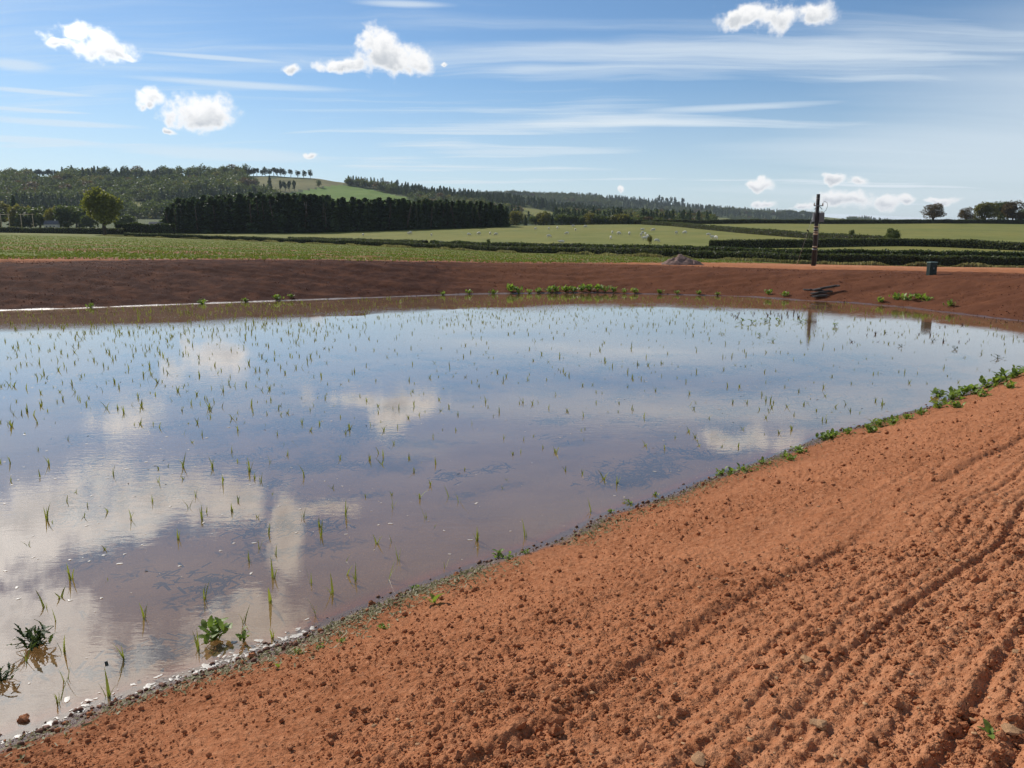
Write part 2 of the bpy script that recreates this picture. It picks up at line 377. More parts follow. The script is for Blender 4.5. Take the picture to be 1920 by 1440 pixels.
def water_material():
    m, N, o = mat('muddy_water'); p = pos(N)
    mp = N.new('ShaderNodeMapping'); N.l.new(p, mp.inputs[0]); mp.inputs['Scale'].default_value = (1, 2.6, 1); mp.inputs['Rotation'].default_value = (0, 0, R(-9))
    big = N.noise(p, .22, 2); h = N.math('ADD', N.math('MULTIPLY', N.noise(mp.outputs[0], 3.2, 3, .5), .7), N.math('MULTIPLY', N.noise(mp.outputs[0], 11, 2, .5), .22))
    nrm = bump(N, N.math('MULTIPLY', h, N.smooth(big, .25, .75)), .0026, 1.0)
    n1 = N.noise(p, .5, 4)
    murk = N.mix(N.smooth(n1, .3, .7), (.34, .235, .14, 1), (.42, .29, .175, 1))
    df = N.new('ShaderNodeBsdfDiffuse'); N.l.new(murk, df.inputs[0])
    tr = N.new('ShaderNodeBsdfTransparent'); tr.inputs[0].default_value = (.86, .75, .56, 1)
    body = N.new('ShaderNodeMixShader'); body.inputs[0].default_value = .76; N.l.new(df.outputs[0], body.inputs[1]); N.l.new(tr.outputs[0], body.inputs[2])
    gl = N.new('ShaderNodeBsdfGlossy'); gl.inputs['Roughness'].default_value = .015; gl.inputs[0].default_value = (1, 1, 1, 1); N.l.new(nrm, gl.inputs['Normal'])
    dt = N.new('ShaderNodeVectorMath', operation='DOT_PRODUCT'); N.l.new(nrm, dt.inputs[0]); N.l.new(N.new('ShaderNodeNewGeometry').outputs['Incoming'], dt.inputs[1])
    sch = N.math('MULTIPLY_ADD', N.math('POWER', N.math('SUBTRACT', 1.0, N.math('ABSOLUTE', dt.outputs['Value']), clamp=True), 3.6), .965, .035)   # Fresnel reflectance, the same from either side
    mx = N.new('ShaderNodeMixShader'); N.l.new(sch, mx.inputs[0]); N.l.new(body.outputs[0], mx.inputs[1]); N.l.new(gl.outputs[0], mx.inputs[2])
    N.l.new(mx.outputs[0], o.inputs[0]); return m

M_SOIL = soil_material()
M_CROP = field_material('sprouting_crop', (.27, .105, .055), (.105, .140, .016), (.150, .182, .026), rows=True, scale=.35)
M_PAST = field_material('grazed_grass', (.2, .1, .05), (.155, .165, .040), (.215, .21, .058), scale=.12)
M_BRIGHT = field_material('young_green_field', (.2, .1, .05), (.115, .185, .028), (.15, .22, .04), scale=.05)
M_PALE = field_material('pale_rough_grass', (.2, .1, .05), (.13, .12, .045), (.19, .18, .07), scale=.03)
M_HILL = field_material('hill_ground', (.2, .1, .05), (.05, .072, .02), (.085, .105, .03), scale=.02)
M_WATER = water_material()
M_BARK = plain('bark', (.075, .055, .04), .9, .1)
M_OAK = leaf_material('broad_leaves', (.042, .062, .016), (.105, .125, .032), .40)
M_GOLD = leaf_material('yellowing_leaves', (.10, .105, .022), (.19, .165, .04), .42)
M_GOLD2 = leaf_material('sunlit_field_leaves', (.095, .11, .022), (.20, .20, .04), .45)
M_RUST = leaf_material('rusty_leaves', (.085, .058, .022), (.13, .085, .03), .35)
M_CON = leaf_material('conifer_needles', (.028, .050, .019), (.070, .098, .032), .30)
M_HEDGE = leaf_material('hedge_leaves', (.042, .058, .020), (.125, .135, .050), .32)
M_WEED = leaf_material('weed_leaves', (.12, .19, .028), (.25, .33, .06), .40, .5, .35)
M_DARKWEED = leaf_material('dark_weed_leaves', (.035, .06, .02), (.075, .11, .03), .25)
M_SHOOT = leaf_material('reed_blades', (.14, .125, .028), (.30, .33, .055), .35, .5)
M_BROWN = leaf_material('dead_brown_leaves', (.045, .025, .016), (.10, .06, .035), .2)
M_STRAW = leaf_material('dry_clippings', (.22, .16, .065), (.13, .15, .04), .15)
M_FOAM = plain('foam', (.50, .44, .37), .5, .4, .25, 60)
M_WOOL = plain('wool', (.62, .57, .47), .95, .1, .15, 20)
M_STONE = plain('pale_stone', (.40, .225, .115), .9, .15, .3, 25, bmp=.004)
M_CLOD = plain('clod_soil', (.40, .155, .072), .95, .1, .28, 30, bmp=.006)
M_POLE = plain('tarred_pole', (.030, .025, .022), .75, .3, .35, 6)
M_BAND = plain('weathered_bands', (.42, .33, .22), .7, .3, .3, 20)
M_METAL = plain('grey_metal', (.16, .17, .18), .5, .5, .15, 10, .3)
M_WIRE = plain('galvanised_wire', (.38, .38, .37), .45, .5, .1, 10, .5)
M_GREENBOX = plain('dark_green_paint', (.008, .018, .014), .5, .35, .15, 5)
M_BOXLID = plain('pale_green_lid', (.16, .22, .19), .5, .4, .1, 5)
M_WOOD = plain('wet_timber', (.055, .042, .034), .7, .3, .4, 5)
M_HEAP = plain('grey_rubble', (.20, .13, .105), .95, .1, .35, 6, bmp=.05)
M_WALL = plain('pale_render', (.42, .40, .36), .8, .2, .1, 2)
M_ROOF = plain('slate_roof', (.10, .10, .11), .7, .3, .2, 2)

# ------------------------------------------------------------------ ground sheets
def grid_faces(nr, nc):
    i = np.arange(nr - 1)[:, None] * nc + np.arange(nc - 1)[None, :]
    return np.stack([i, i + 1, i + nc + 1, i + nc], -1).reshape(-1, 4)
def extract(name, V, F, keep, material, attrs, smooth=True, **props):
    F = F[keep]; used = np.unique(F); mp = np.full(len(V), -1, np.int64); mp[used] = np.arange(len(used))
    return link(name, mesh(name, V[used], mp[F], material, smooth, {k: v[used] for k, v in attrs.items()}), kind='structure', **props)

TX, TY = .74, .672       # direction along the near edge
def groove(X, Y, s):
    t = X * TX + Y * TY
    sw = s + .05 * fbm(t / 3.5, s * .2, 61, 2)
    k = np.clip((s - 1.2) / 1.4, 0, 1)
    g = fbm(sw * 2.6, t * .14, 62, 2) * .030 + vnoise(sw * 7.5, t * .2, 63) * .012
    for c_, d_, w_ in [(2.64,.016,.045),(2.84,.008,.03),(3.08,.044,.07),(3.27,.010,.028),(3.42,.014,.03),(3.55,.011,.026),(3.66,.018,.032),(3.77,.012,.026),(3.87,.020,.030),(3.97,.013,.026),(4.06,.026,.030),(4.155,.014,.026),(4.25,.036,.034),(4.36,.015,.026),(4.46,.029,.031),(4.565,.015,.026),(4.67,.038,.034),(4.775,.015,.026),(4.87,.029,.031),(4.97,.015,.026),(5.07,.036,.034),(5.28,.028,.032),(5.5,.036,.034),(5.72,.028,.032),(5.95,.03,.034)]:
        m_ = np.clip(.75 + 1.1 * vnoise(t * .42 + c_ * 13, t * 0 + c_, 70), .15, 1.1); x_ = sw - c_ - .022 * vnoise(t * .9, t * 0 + c_ * 5, 9)
        g = g - d_ * m_ * np.exp(-(x_ / w_) ** 2) + .4 * d_ * m_ * np.exp(-((x_ + .055) / w_) ** 2)
    return g * k
def bank_detail(X, Y, s):
    k = np.clip((s + .15) / .5, .12, 1)
    t = X * TX + Y * TY
    z = groove(X, Y, s)
    z += (fbm(X * 1.1, Y * 1.1, 21, 3) * .030 + fbm(X * 6, Y * 6, 22, 3) * .012) * k
    patch = np.clip(.62 + 1.1 * fbm(X * .8, Y * .8, 30, 2), .12, 1.2)
    z += cells(X * 9, Y * 9, 31, .4, .12, .34) / 9 * .7 * k * patch
    z += cells(X * 18, Y * 18, 35, .8, .2, .52) / 18 * 1.0 * k * np.clip(patch + .35, 0, 1)
    z += cells(X * 33, Y * 33, 39, .85, .25, .56) / 33 * 1.15 * k
    return z

# near bank, fine enough to carry the raked lines and the crumbs
u = np.concatenate([np.linspace(-2.2, -.82, 40)[:-1], np.linspace(-.82, .82, 800), np.linspace(.82, 2.2, 40)[1:]])
bb = np.concatenate([np.linspace(1.9, .82, 40)[:-1], np.linspace(.82, .085, 560)])
YY = (1.55 / bb)[:, None] * np.ones_like(u)[None, :]
# depth rows follow the falling bank: spaced by the angle below the eye
YY = YY * (1 + .9 * np.clip((.82 - bb[:, None]) / .82, 0, 1))
XX = YY * u[None, :]
X, Y = XX.ravel(), YY.ravel()
z, s, near = land(X, Y)
z = z + bank_detail(X, Y, s)
V = np.stack([X, Y, z], 1); F = grid_faces(len(bb), len(u))
sf = s[F].min(1); nf = near[F].all(1)
wet = np.clip(1 - (s - .02 - .16 * fbm(X * 2, Y * 2, 77, 3)) / .40, 0, 1) * np.clip((s + .22) / .2, 0, 1)
pale = np.clip((s - 3.0) / 1.2, 0, 1) * .8
extract('near_bank', V, F, (sf > -.9) & nf, M_SOIL, {'wet': wet, 'damp': np.clip(1 - s / .9, 0, 1) * .35 * (s > -.1) * 1.0, 'pale': pale, 'silt': np.clip((-s - .08) / .25, 0, 1)})
# the same bank behind and beside the photographer, coarse
gx, gy = np.meshgrid(np.linspace(-60, 70, 180), np.concatenate([np.linspace(-60, -3, 40)[:-1], np.linspace(-3, .85, 16)]))
X, Y = gx.ravel(), gy.ravel(); z, s, near = land(X, Y); z = z + groove(X, Y, s) * .5 - .01
F = grid_faces(gx.shape[0], gx.shape[1]); k = (s[F].min(1) > -1.5)
extract('field_behind', np.stack([X, Y, z], 1), F, k, M_SOIL, {'wet': s * 0, 'damp': s * 0, 'pale': s * 0 + .5})

# everything from the pond bed to the horizon
u = np.concatenate([np.linspace(-2.4, -.8, 60)[:-1], np.linspace(-.8, .8, 540), np.linspace(.8, 2.4, 60)[1:]])
rows = np.concatenate([np.geomspace(.9, 28, 55)[:-1], np.linspace(28, 70, 190)[:-1], np.geomspace(70, 7000, 250)])
XX = rows[:, None] * u[None, :]; YY = rows[:, None] * np.ones_like(u)[None, :]
X, Y = XX.ravel(), YY.ravel(); z, s, near = land(X, Y)
far_k = np.clip(s / .6, 0, 1) * (~near) * np.clip((110 - Y) / 40, 0, 1)
tt = X * .98 + Y * .1
z = z + far_k * (fbm(X * .4, Y * .4, 50, 3) * .10 + fbm(X * .10, Y * 1.6, 51, 3) * .06 + fbm(X * .22, Y * 4.2, 53, 2) * .05 + fbm(X * 3, Y * 3, 52, 2) * .06) - .012 * near
V = np.stack([X, Y, z], 1); F = grid_faces(len(rows), len(u))
uu = X / np.maximum(Y, 1)
ys = [np.interp(uu, r[0], r[1]) for r in RINGS]
cropY = np.interp(uu, U([-900,0,300,600,950,1100,1250,1400,1500,1800]), [52,52,52,55,58,62,72,88,99,140])
pxs, pys = proj(X, Y, z)
wet = np.where(near, 0, np.clip(1 - (s - .1 * fbm(X, Y, 78, 2)) / .3, 0, 1) * (s > -.4))
damp = np.where(s < -.3, 0, np.clip((15.5 - s) / 4.0 + .7 * fbm(X * .2, Y * .7, 79, 3), 0, 1) * np.clip((1500 - pxs) / 700, .78, 1))
pale = np.clip((Y - 62) / 25, 0, 1) * np.clip((pxs - 1250) / 250, 0, 1)
cover = np.clip((Y - cropY) / 5 + .4 * fbm(X * .3, Y * .3, 80, 3), 0, 1) * (.52 + .24 * np.clip((Y - 70) / 80, 0, 1))
A = {'silt': np.clip((-s - .08) / .25, 0, 1), 'wet': wet, 'damp': damp, 'pale': pale, 'cover': cover}
sc_, Yc = s[F].mean(1), Y[F].mean(1); cY = cropY[F].mean(1); h2 = ys[3][F].mean(1); h2b = ys[4][F].mean(1); r3 = ys[5][F].mean(1)
nearf = near[F].all(1); smax = s[F].max(1)
bed = smax < -.35
bank = ~bed & (sc_ > -5) & (Yc < cY - 1) & ~((nearf) & (Yc < 60) & (s[F].min(1) > -.9) & (bb_ok := (Yc < 34)))
crop = (Yc >= cY - 1) & (Yc < h2); bank &= Yc < h2
past = (Yc >= h2) & (Yc < r3 + 60); bank &= ~past; hill = Yc >= r3 + 60
extract('pond_bed', V, F, bed, M_SOIL, A)
extract('far_bank', V, F, bank & ~bed & ~crop, M_SOIL, A)
extract('crop_field', V, F, crop & ~bed, M_CROP, A)
extract('pasture', V, F, past, M_PAST, A)

# fields on the hills (outlines read off the photograph, lying on the slope)
FIELDS = {
 'bright_field': ([(530,366),(600,352),(640,346),(700,356),(765,372),(790,392),(520,392)], M_BRIGHT),
 'upper_field': ([(455,333),(640,336),(655,345),(600,351),(520,365),(500,352),(455,342)], M_PALE),
 'hill_clearing': ([(50,331),(100,329),(118,337),(112,346),(55,342)], M_PAST),
 'valley_field': ([(975,388),(1000,390),(1045,400),(1045,420),(975,420)], M_PAST),
 'slope_field': ([(235,372),(262,378),(322,394),(322,404),(240,398)], M_PAST),
 'ridge_field': ([(1195,396),(1260,398),(1370,409),(1370,416),(1195,416)], M_PAST),
 'far_field': ([(1540,405),(1570,406),(1610,413),(1540,414)], M_PAST)}
fx, fy = pxs[F].mean(1), pys[F].mean(1)
left_over = hill.copy()
for nm, (poly, mm) in FIELDS.items():
    yr = (1800, 2400) if nm in ('ridge_field', 'far_field') else (600, 1330)
    k = hill & inside(fx, fy, poly) & (Yc > yr[0]) & (Yc < yr[1]) & left_over
    left_over &= ~k
    if k.any():
        A2 = dict(A); extract(nm, V, F, k, mm, A2)
extract('hills', V, F, left_over, M_HILL, A)
base = MB(); base.add([(-9000,-9000,-70),(9000,-9000,-70),(9000,9000,-70),(-9000,9000,-70)], [(0,1,2,3)])
link('ground', base.mesh('ground', M_HILL), kind='structure')
del XX, YY

# water
gx, gy = np.meshgrid(np.linspace(-95, 30, 120), np.linspace(-55, 52, 110)); X, Y = gx.ravel(), gy.ravel()
s, _ = shore(X, Y); F = grid_faces(*gx.shape)
extract('pond_water', np.stack([X, Y, X * 0], 1), F, s[F].min(1) < 1.6, M_WATER, {})

# ------------------------------------------------------------------ trees
def crown_broad(seed, h, r, base, n, leaf, lobes=9, squash=1.0):
    g = np.random.default_rng(seed); C = []
    top = h - base
    for i in range(lobes):
        a = g.uniform(0, 6.28); q = g.uniform(.1, .95)
        w = math.sin(math.pi * (.15 + .75 * q)) ** .8
        c = np.array([math.cos(a) * r * .55 * w, math.sin(a) * r * .55 * w, base + top * (.12 + .74 * q)])
        rad = np.array([r * g.uniform(.36, .58), r * g.uniform(.36, .58), top * g.uniform(.17, .29) * squash])
        k = n // lobes; d = unit(g.normal(size=(k, 3))); q2 = g.uniform(.55, 1.06, (k, 1)) ** .7
        C.append(c + d * rad * q2 + g.normal(size=(k, 3)) * leaf * .5)
    return leafset(np.concatenate(C), leaf, g)
def crown_conifer(seed, h, r, base, n, leaf, blunt=.9):
    g = np.random.default_rng(seed); q = g.uniform(0, 1, n) ** 1.25
    a = g.uniform(0, 6.28, n); w = (1 - q) ** blunt * (.72 + .28 * np.sin(q * 46 + g.uniform(0, 6)) + .25 * np.sin(a * 3 + q * 9))
    rr = r * np.clip(w, .03, 1.3) * g.uniform(.35, 1.05, n) ** .5
    C = np.stack([np.cos(a) * rr, np.sin(a) * rr, base + (h - base) * q - rr * .18], 1)
    out = np.stack([np.cos(a), np.sin(a), -.35 + g.normal(size=n) * .3], 1); A_ = unit(out)
    B_ = unit(np.cross(A_, g.normal(size=(n, 3)))); sz = leaf * g.uniform(.6, 1.3, (n, 1))
    return quads(C, A_ * sz * 1.3, B_ * sz * .6)
def trunk_mesh(seed, h, r0, base, spread, limbs):
    g = random.Random(seed); b = MB()
    b.tube([(0, 0, -.4), (g.uniform(-.1, .1), 0, base * .6), (g.uniform(-.3, .3), g.uniform(-.2, .2), h * .82)], [r0 * 1.25, r0, r0 * .25], 7)
    for i in range(limbs):
        a = g.uniform(0, 6.28); z0 = base * g.uniform(.75, 1.4); L = spread * g.uniform(.5, .8)
        b.tube([(0, 0, z0), (math.cos(a) * L * .5, math.sin(a) * L * .5, z0 + (h - z0) * .35), (math.cos(a) * L, math.sin(a) * L, z0 + (h - z0) * g.uniform(.5, .75))], [r0 * .5, r0 * .33, r0 * .12], 5)
    return b.mesh('trunk', M_BARK, True)
PROTO = {}
def proto(kind, seed, n):
    k = (kind, seed, n)
    if k in PROTO: return PROTO[k]
    if kind == 'oak': c = crown_broad(seed, 1, .48, .16, n, .020 if n > 2500 else .036, 13); m = M_OAK; t = trunk_mesh(seed, 1, .035, .2, .32, 5)
    if kind == 'gold': c = crown_broad(seed, 1, .46, .12, n, .020 if n > 2500 else .036, 13); m = M_GOLD; t = trunk_mesh(seed, 1, .035, .2, .32, 5)
    if kind == 'rust': c = crown_broad(seed, 1, .46, .22, n, .022 if n > 2500 else .036, 10); m = M_RUST; t = trunk_mesh(seed, 1, .03, .22, .35, 6)
    if kind == 'field': c = crown_broad(seed, 1, .45, .22, n, .022, 18); m = M_GOLD2; t = trunk_mesh(seed, 1, .040, .3, .32, 7)
    if kind == 'conifer': c = crown_conifer(seed, 1, .26, .03, n, .030, .75); m = M_CON; t = trunk_mesh(seed, 1, .02, .1, .1, 0)
    if kind == 'cypress': c = crown_conifer(seed, 1, .17, .02, n, .028, .45); m = M_CON; t = trunk_mesh(seed, 1, .02, .1, .1, 0)
    if kind == 'pine': c = crown_broad(seed, 1, .26, .20, n, .036, 8); m = M_CON; t = trunk_mesh(seed, 1, .022, .5, .2, 3)
    if kind == 'sparse': c = crown_broad(seed, 1, .46, .22, n, .016, 22, .8); m = M_RUST; t = trunk_mesh(seed, 1, .035, .2, .42, 9)
    PROTO[k] = (mesh('crown', c[0], c[1], m), t); return PROTO[k]
def tree(name, label, kind, p, h, w=1.0, seed=1, n=1500, group=None):
    c, t = proto(kind, seed, n)
    o = thing(name, label, 'tree', p, random.uniform(0, 6.28), (h * w, h * w, h), group)
    link('trunk', t, o); link('crown', c, o); return o

def nth(i): return '%d%s' % (i, 'th' if 10 < i % 100 < 14 else {1:'st',2:'nd',3:'rd'}.get(i % 10, 'th'))
def on_T(px, Y):
    a = (px - 960) / 1468.0; return Vector((a * Y, Y, zland(a * Y, Y)))
def ht(p, py_top):
    """height of a thing standing at p whose top is seen at that row"""
    px, _ = proj(p.x, p.y, p.z); return HC + ray(px, py_top)[1] * p.y - p.z

# lone tree by the crop field's far edge
p = on_T(201, 292); tree('field_tree', 'tall rounded lone tree standing at the far edge of the green crop field', 'field', p, ht(p, 357), 1.02, 3, 6500)
# trees on the skyline behind the upper field at the right
for px, py, kind, w, lab, Y in [(1742,381,'sparse',1.25,'round thin-leaved tree standing alone on the skyline hedge',368),
        (1803,388,'sparse',.95,'small bare-looking tree next to the clump on the skyline',372),
        (1838,378,'gold',1.2,'yellow-green leafy tree at the near end of the skyline clump',372),
        (1866,378,'oak',1.15,'dark green tree in the middle of the skyline clump',378),
        (1890,379,'rust',1.1,'brownish thin tree topping the skyline clump',370),
        (1912,392,'oak',1.1,'low dark tree at the outer end of the skyline clump',374)]:
    p = on_T(px, Y); tree('skyline_tree', lab, kind, p, ht(p, py), w, 11 + px % 5, 4200, 'trees on the skyline hedge')
p = hit(1672, 459); tree('hawthorn_tree', 'dark leaning hawthorn tree growing out of the pasture hedge', 'oak', p, ht(p, 427), .95, 21, 4200)
p = hit(1596, 448); tree('young_tree', 'tiny upright sapling on the slope above the pasture hedge', 'oak', p, ht(p, 431), .75, 22, 1800)
p = hit(1218, 460); tree('sapling', 'thin yellow-green sapling in front of the grazing sheep', 'gold', p, ht(p, 440), .55, 23, 700)
p = hit(916, 459); tree('shrub_sapling', 'small dark sapling poking above the roadside hedge', 'oak', p, ht(p, 447), .7, 24, 900)

# conifer belt
def belt(px): return np.interp(px, [315,600,800,950], [437,437,433,427]), np.interp(px, [315,345,420,500,600,700,800,900,955], [392,376,370,366,371,375,378,381,390])
k = 0
for row, dY in ((0, 0), (1, 7), (2, 14)):
    px = 322.0 + row * 3
    while px < 950:
        base_y, top_y = belt(px)
        Y = float(np.interp(px, [315,600,950], [318,312,322])) + dY + random.uniform(-2, 2)
        p = on_T(px, Y); h = max(6, ht(p, top_y + random.uniform(-6, 7)))
        tree('conifer', 'dark conifer standing in the dense belt beyond the hedge', 'cypress' if k % 3 else 'conifer', p, h, random.uniform(1.2, 1.75), 30 + k % 5, 1100, 'conifers of the shelter belt')
        k += 1; px += random.uniform(7.5, 12)
# rows of trees along the hill top
for i, px in enumerate([421,427,433,438,443,448,453,458,463,468,474,479,485,491,500,507,515,522,529,536,542,553,566,578,589]):
    p = on_T(px, 1302 - (px > 545) * 8); tree('ridge_pine', nth(i + 1) + ' pine from the left in the row along the open hill top', 'pine', p, random.uniform(12, 15.5), random.uniform(1.1, 1.6) if px < 500 else random.uniform(.9, 1.4), 40 + i % 4, 420, 'pines along the hill top')
for i in range(48):
    px = 22 + i * 4.1 + random.uniform(-1, 1); p = on_T(px, 1303); tree('crest_pine', 'small pine on the crest above the wooded hillside', 'pine', p, random.uniform(9, 14), random.uniform(.9, 1.3), 40 + i % 4, 420, 'pines on the wooded crest')
for i, px in enumerate([1231,1238,1246,1254,1262,1276]):
    p = on_T(px, 2340); tree('far_pine', nth(i + 1) + ' from the left of the tall pines standing up from the farther ridge', 'pine', p, random.uniform(20, 27), .8, 40 + i % 4, 420, 'tall pines on the farther ridge')
for i, (px, py, kind, top) in enumerate([(598,351,'oak',337),(507,368,'conifer',330),(496,372,'conifer',345),(525,358,'pine',338),(534,359,'pine',338),(543,359,'pine',339),(551,358,'pine',338)]):
    p = hit(px, py, 700); lab = {0:'round tree alone in the pale upper hill field',1:'tallest spiky conifer below the pale hill field',2:'second spiky conifer below the pale hill field'}.get(i, 'pine in the small copse on the hill field')
    tree('hill_tree', lab, kind, p, ht(p, top), .9, 50 + i, 700, 'trees on the hill fields')
# mixed trees in the valley beyond the pasture and by the farm at the left
VAL = [(968,396,'gold'),(985,403,'conifer'),(1003,404,'oak'),(1018,397,'gold'),(1035,403,'conifer'),(1052,400,'oak'),(1070,402,'oak'),(1088,405,'oak'),(1105,400,'gold'),(1122,402,'oak'),(1140,404,'oak'),(1155,401,'gold'),(1168,401,'gold'),(1185,407,'oak'),(1200,404,'oak'),(1215,406,'rust'),(1232,408,'oak'),(1250,408,'rust'),(1268,409,'oak')]
for i, (px, py, kd) in enumerate(VAL):
    p = on_T(px, 430 + (i * 37) % 40); tree('valley_tree', {'gold':'yellowing tree','oak':'dark leafy tree','rust':'rusty-leaved tree','conifer':'slim dark conifer'}[kd] + ', ' + nth(i + 1) + ' from the left in the valley row beyond the pasture', kd, p, ht(p, py), 1.25 if kd != 'conifer' else .8, 60 + i % 4, 1500, 'trees in the valley')
FARM = [(-12,384,'oak'),(8,378,'gold'),(38,368,'conifer'),(52,384,'gold'),(62,390,'oak'),(82,388,'oak'),(96,396,'oak'),(118,388,'gold'),(135,386,'oak'),(150,388,'oak'),(158,396,'conifer'),(176,402,'oak'),(232,408,'oak'),(248,402,'oak')]
for i, (px, py, kd) in enumerate(FARM):
    p = on_T(px, 420 + (i * 53) % 60); tree('farm_tree', {'gold':'pale leafy tree','oak':'dark leafy tree','conifer':'tall dark conifer'}[kd] + ', ' + nth(i + 1) + ' from the left among the trees below the wooded hillside', kd, p, ht(p, py), 1.25 if kd != 'conifer' else .8, 60 + i % 4, 1500, 'trees below the wooded hillside')

# woods on the hills: masses, instanced on points
pc = bpy.data.collections.new('wood_kinds')
for i, (kd, sd, n) in enumerate([('oak',71,420),('oak',72,420),('conifer',73,420),('conifer',74,420),('gold',75,420),('rust',76,420)]):
    c, t = proto(kd, sd, n); ob = bpy.data.objects.new('wood_kind_%d' % i, c); pc.objects.link(ob)
def wood_group():
    ng = bpy.data.node_groups.new('wood', 'GeometryNodeTree')
    ng.interface.new_socket('Geometry', in_out='INPUT', socket_type='NodeSocketGeometry'); ng.interface.new_socket('Geometry', in_out='OUTPUT', socket_type='NodeSocketGeometry')
    N = NT(ng); gi = N.new('NodeGroupInput'); go = N.new('NodeGroupOutput')
    ci = N.new('GeometryNodeCollectionInfo'); ci.inputs['Collection'].default_value = pc; ci.inputs['Separate Children'].default_value = True; ci.inputs['Reset Children'].default_value = True
    ip = N.new('GeometryNodeInstanceOnPoints'); N.l.new(gi.outputs[0], ip.inputs['Points']); N.l.new(ci.outputs[0], ip.inputs['Instance']); ip.inputs['Pick Instance'].default_value = True
    def at(nm, typ):
        a = N.new('GeometryNodeInputNamedAttribute', data_type=typ); a.inputs[0].default_value = nm; return a.outputs[0]
    N.l.new(at('pick', 'INT'), ip.inputs['Instance Index']); N.l.new(at('size', 'FLOAT_VECTOR'), ip.inputs['Scale'])
    cx = N.new('ShaderNodeCombineXYZ'); N.l.new(at('turn', 'FLOAT'), cx.inputs[2]); N.l.new(cx.outputs[0], ip.inputs['Rotation'])
    N.l.new(ip.outputs[0], go.inputs[0]); return ng
WG = wood_group()
def wood(name, label, n, u0, u1, y0, y1, hmin, hmax, seed, mixw, polys=(), keep=None):
    g = np.random.default_rng(seed); u = g.uniform(U(u0), U(u1), n); Y = np.sqrt(g.uniform(y0 ** 2, y1 ** 2, n)); X = u * Y; z = land(X, Y)[0]
    px, py = proj(X, Y, z); k = np.ones(n, bool)
    for nm in polys:
        P = FIELDS[nm][0]; k &= ~inside(px, py, P) & ~inside(px, py - 5, P)
    if keep is not None: k &= keep(px, py, X, Y)
    X, Y, z = X[k], Y[k], z[k]; n = len(X)
    me = bpy.data.meshes.new(name); me.vertices.add(n); me.vertices.foreach_set('co', np.stack([X, Y, z - .3], 1).astype(np.float32).ravel())
    conif = vnoise(X / 120, Y / 120, seed) + mixw[0] > 0
    pick = np.where(conif, g.integers(2, 4, n), np.where(g.uniform(0, 1, n) < mixw[1], g.integers(4, 6, n), g.integers(0, 2, n)))
    h = g.uniform(hmin, hmax, n) * np.where(conif, 1.1, 1.0); w = h * np.where(conif, 1.0, 1.25)
    a = me.attributes.new('pick', 'INT', 'POINT'); a.data.foreach_set('value', pick.astype(np.int32))
    a = me.attributes.new('turn', 'FLOAT', 'POINT'); a.data.foreach_set('value', g.uniform(0, 6.28, n).astype(np.float32))
    a = me.attributes.new('size', 'FLOAT_VECTOR', 'POINT'); a.data.foreach_set('vector', np.stack([w, w, h], 1).astype(np.float32).ravel())
    o = link(name, me, kind='stuff', label=label, category='woodland'); md = o.modifiers.new('trees', 'NODES'); md.node_group = WG; return o
ALLF = list(FIELDS)
wood('hillside_wood', 'dark mixed wood covering the hillside above the farm', 3300, -500, 545, 800, 1298, 9, 20, 81, (-.16, .14), ['hill_clearing', 'slope_field', 'upper_field', 'bright_field'],
     lambda px, py, X, Y: (px < 480) | (py > 372))
wood('ridge_wood', 'wooded ridge running down from the hill top', 1700, 600, 1250, 1000, 1300, 9, 14, 82, (-.02, .12), ['bright_field', 'upper_field', 'valley_field'],
     lambda px, py, X, Y: (py < np.interp(px, [600,640,700,765,800,1200], [343,346,357,369,500,500])))
wood('farther_wood', 'far wooded ridge sinking towards the right', 3600, 780, 1900, 1900, 2420, 10, 14, 83, (-.02, .08), ['ridge_field', 'far_field'])
wood('valley_wood', 'mixed wood filling the valley below the ridges', 1500, 850, 1330, 560, 1050, 9, 14, 84, (-.25, .35), ['valley_field'])

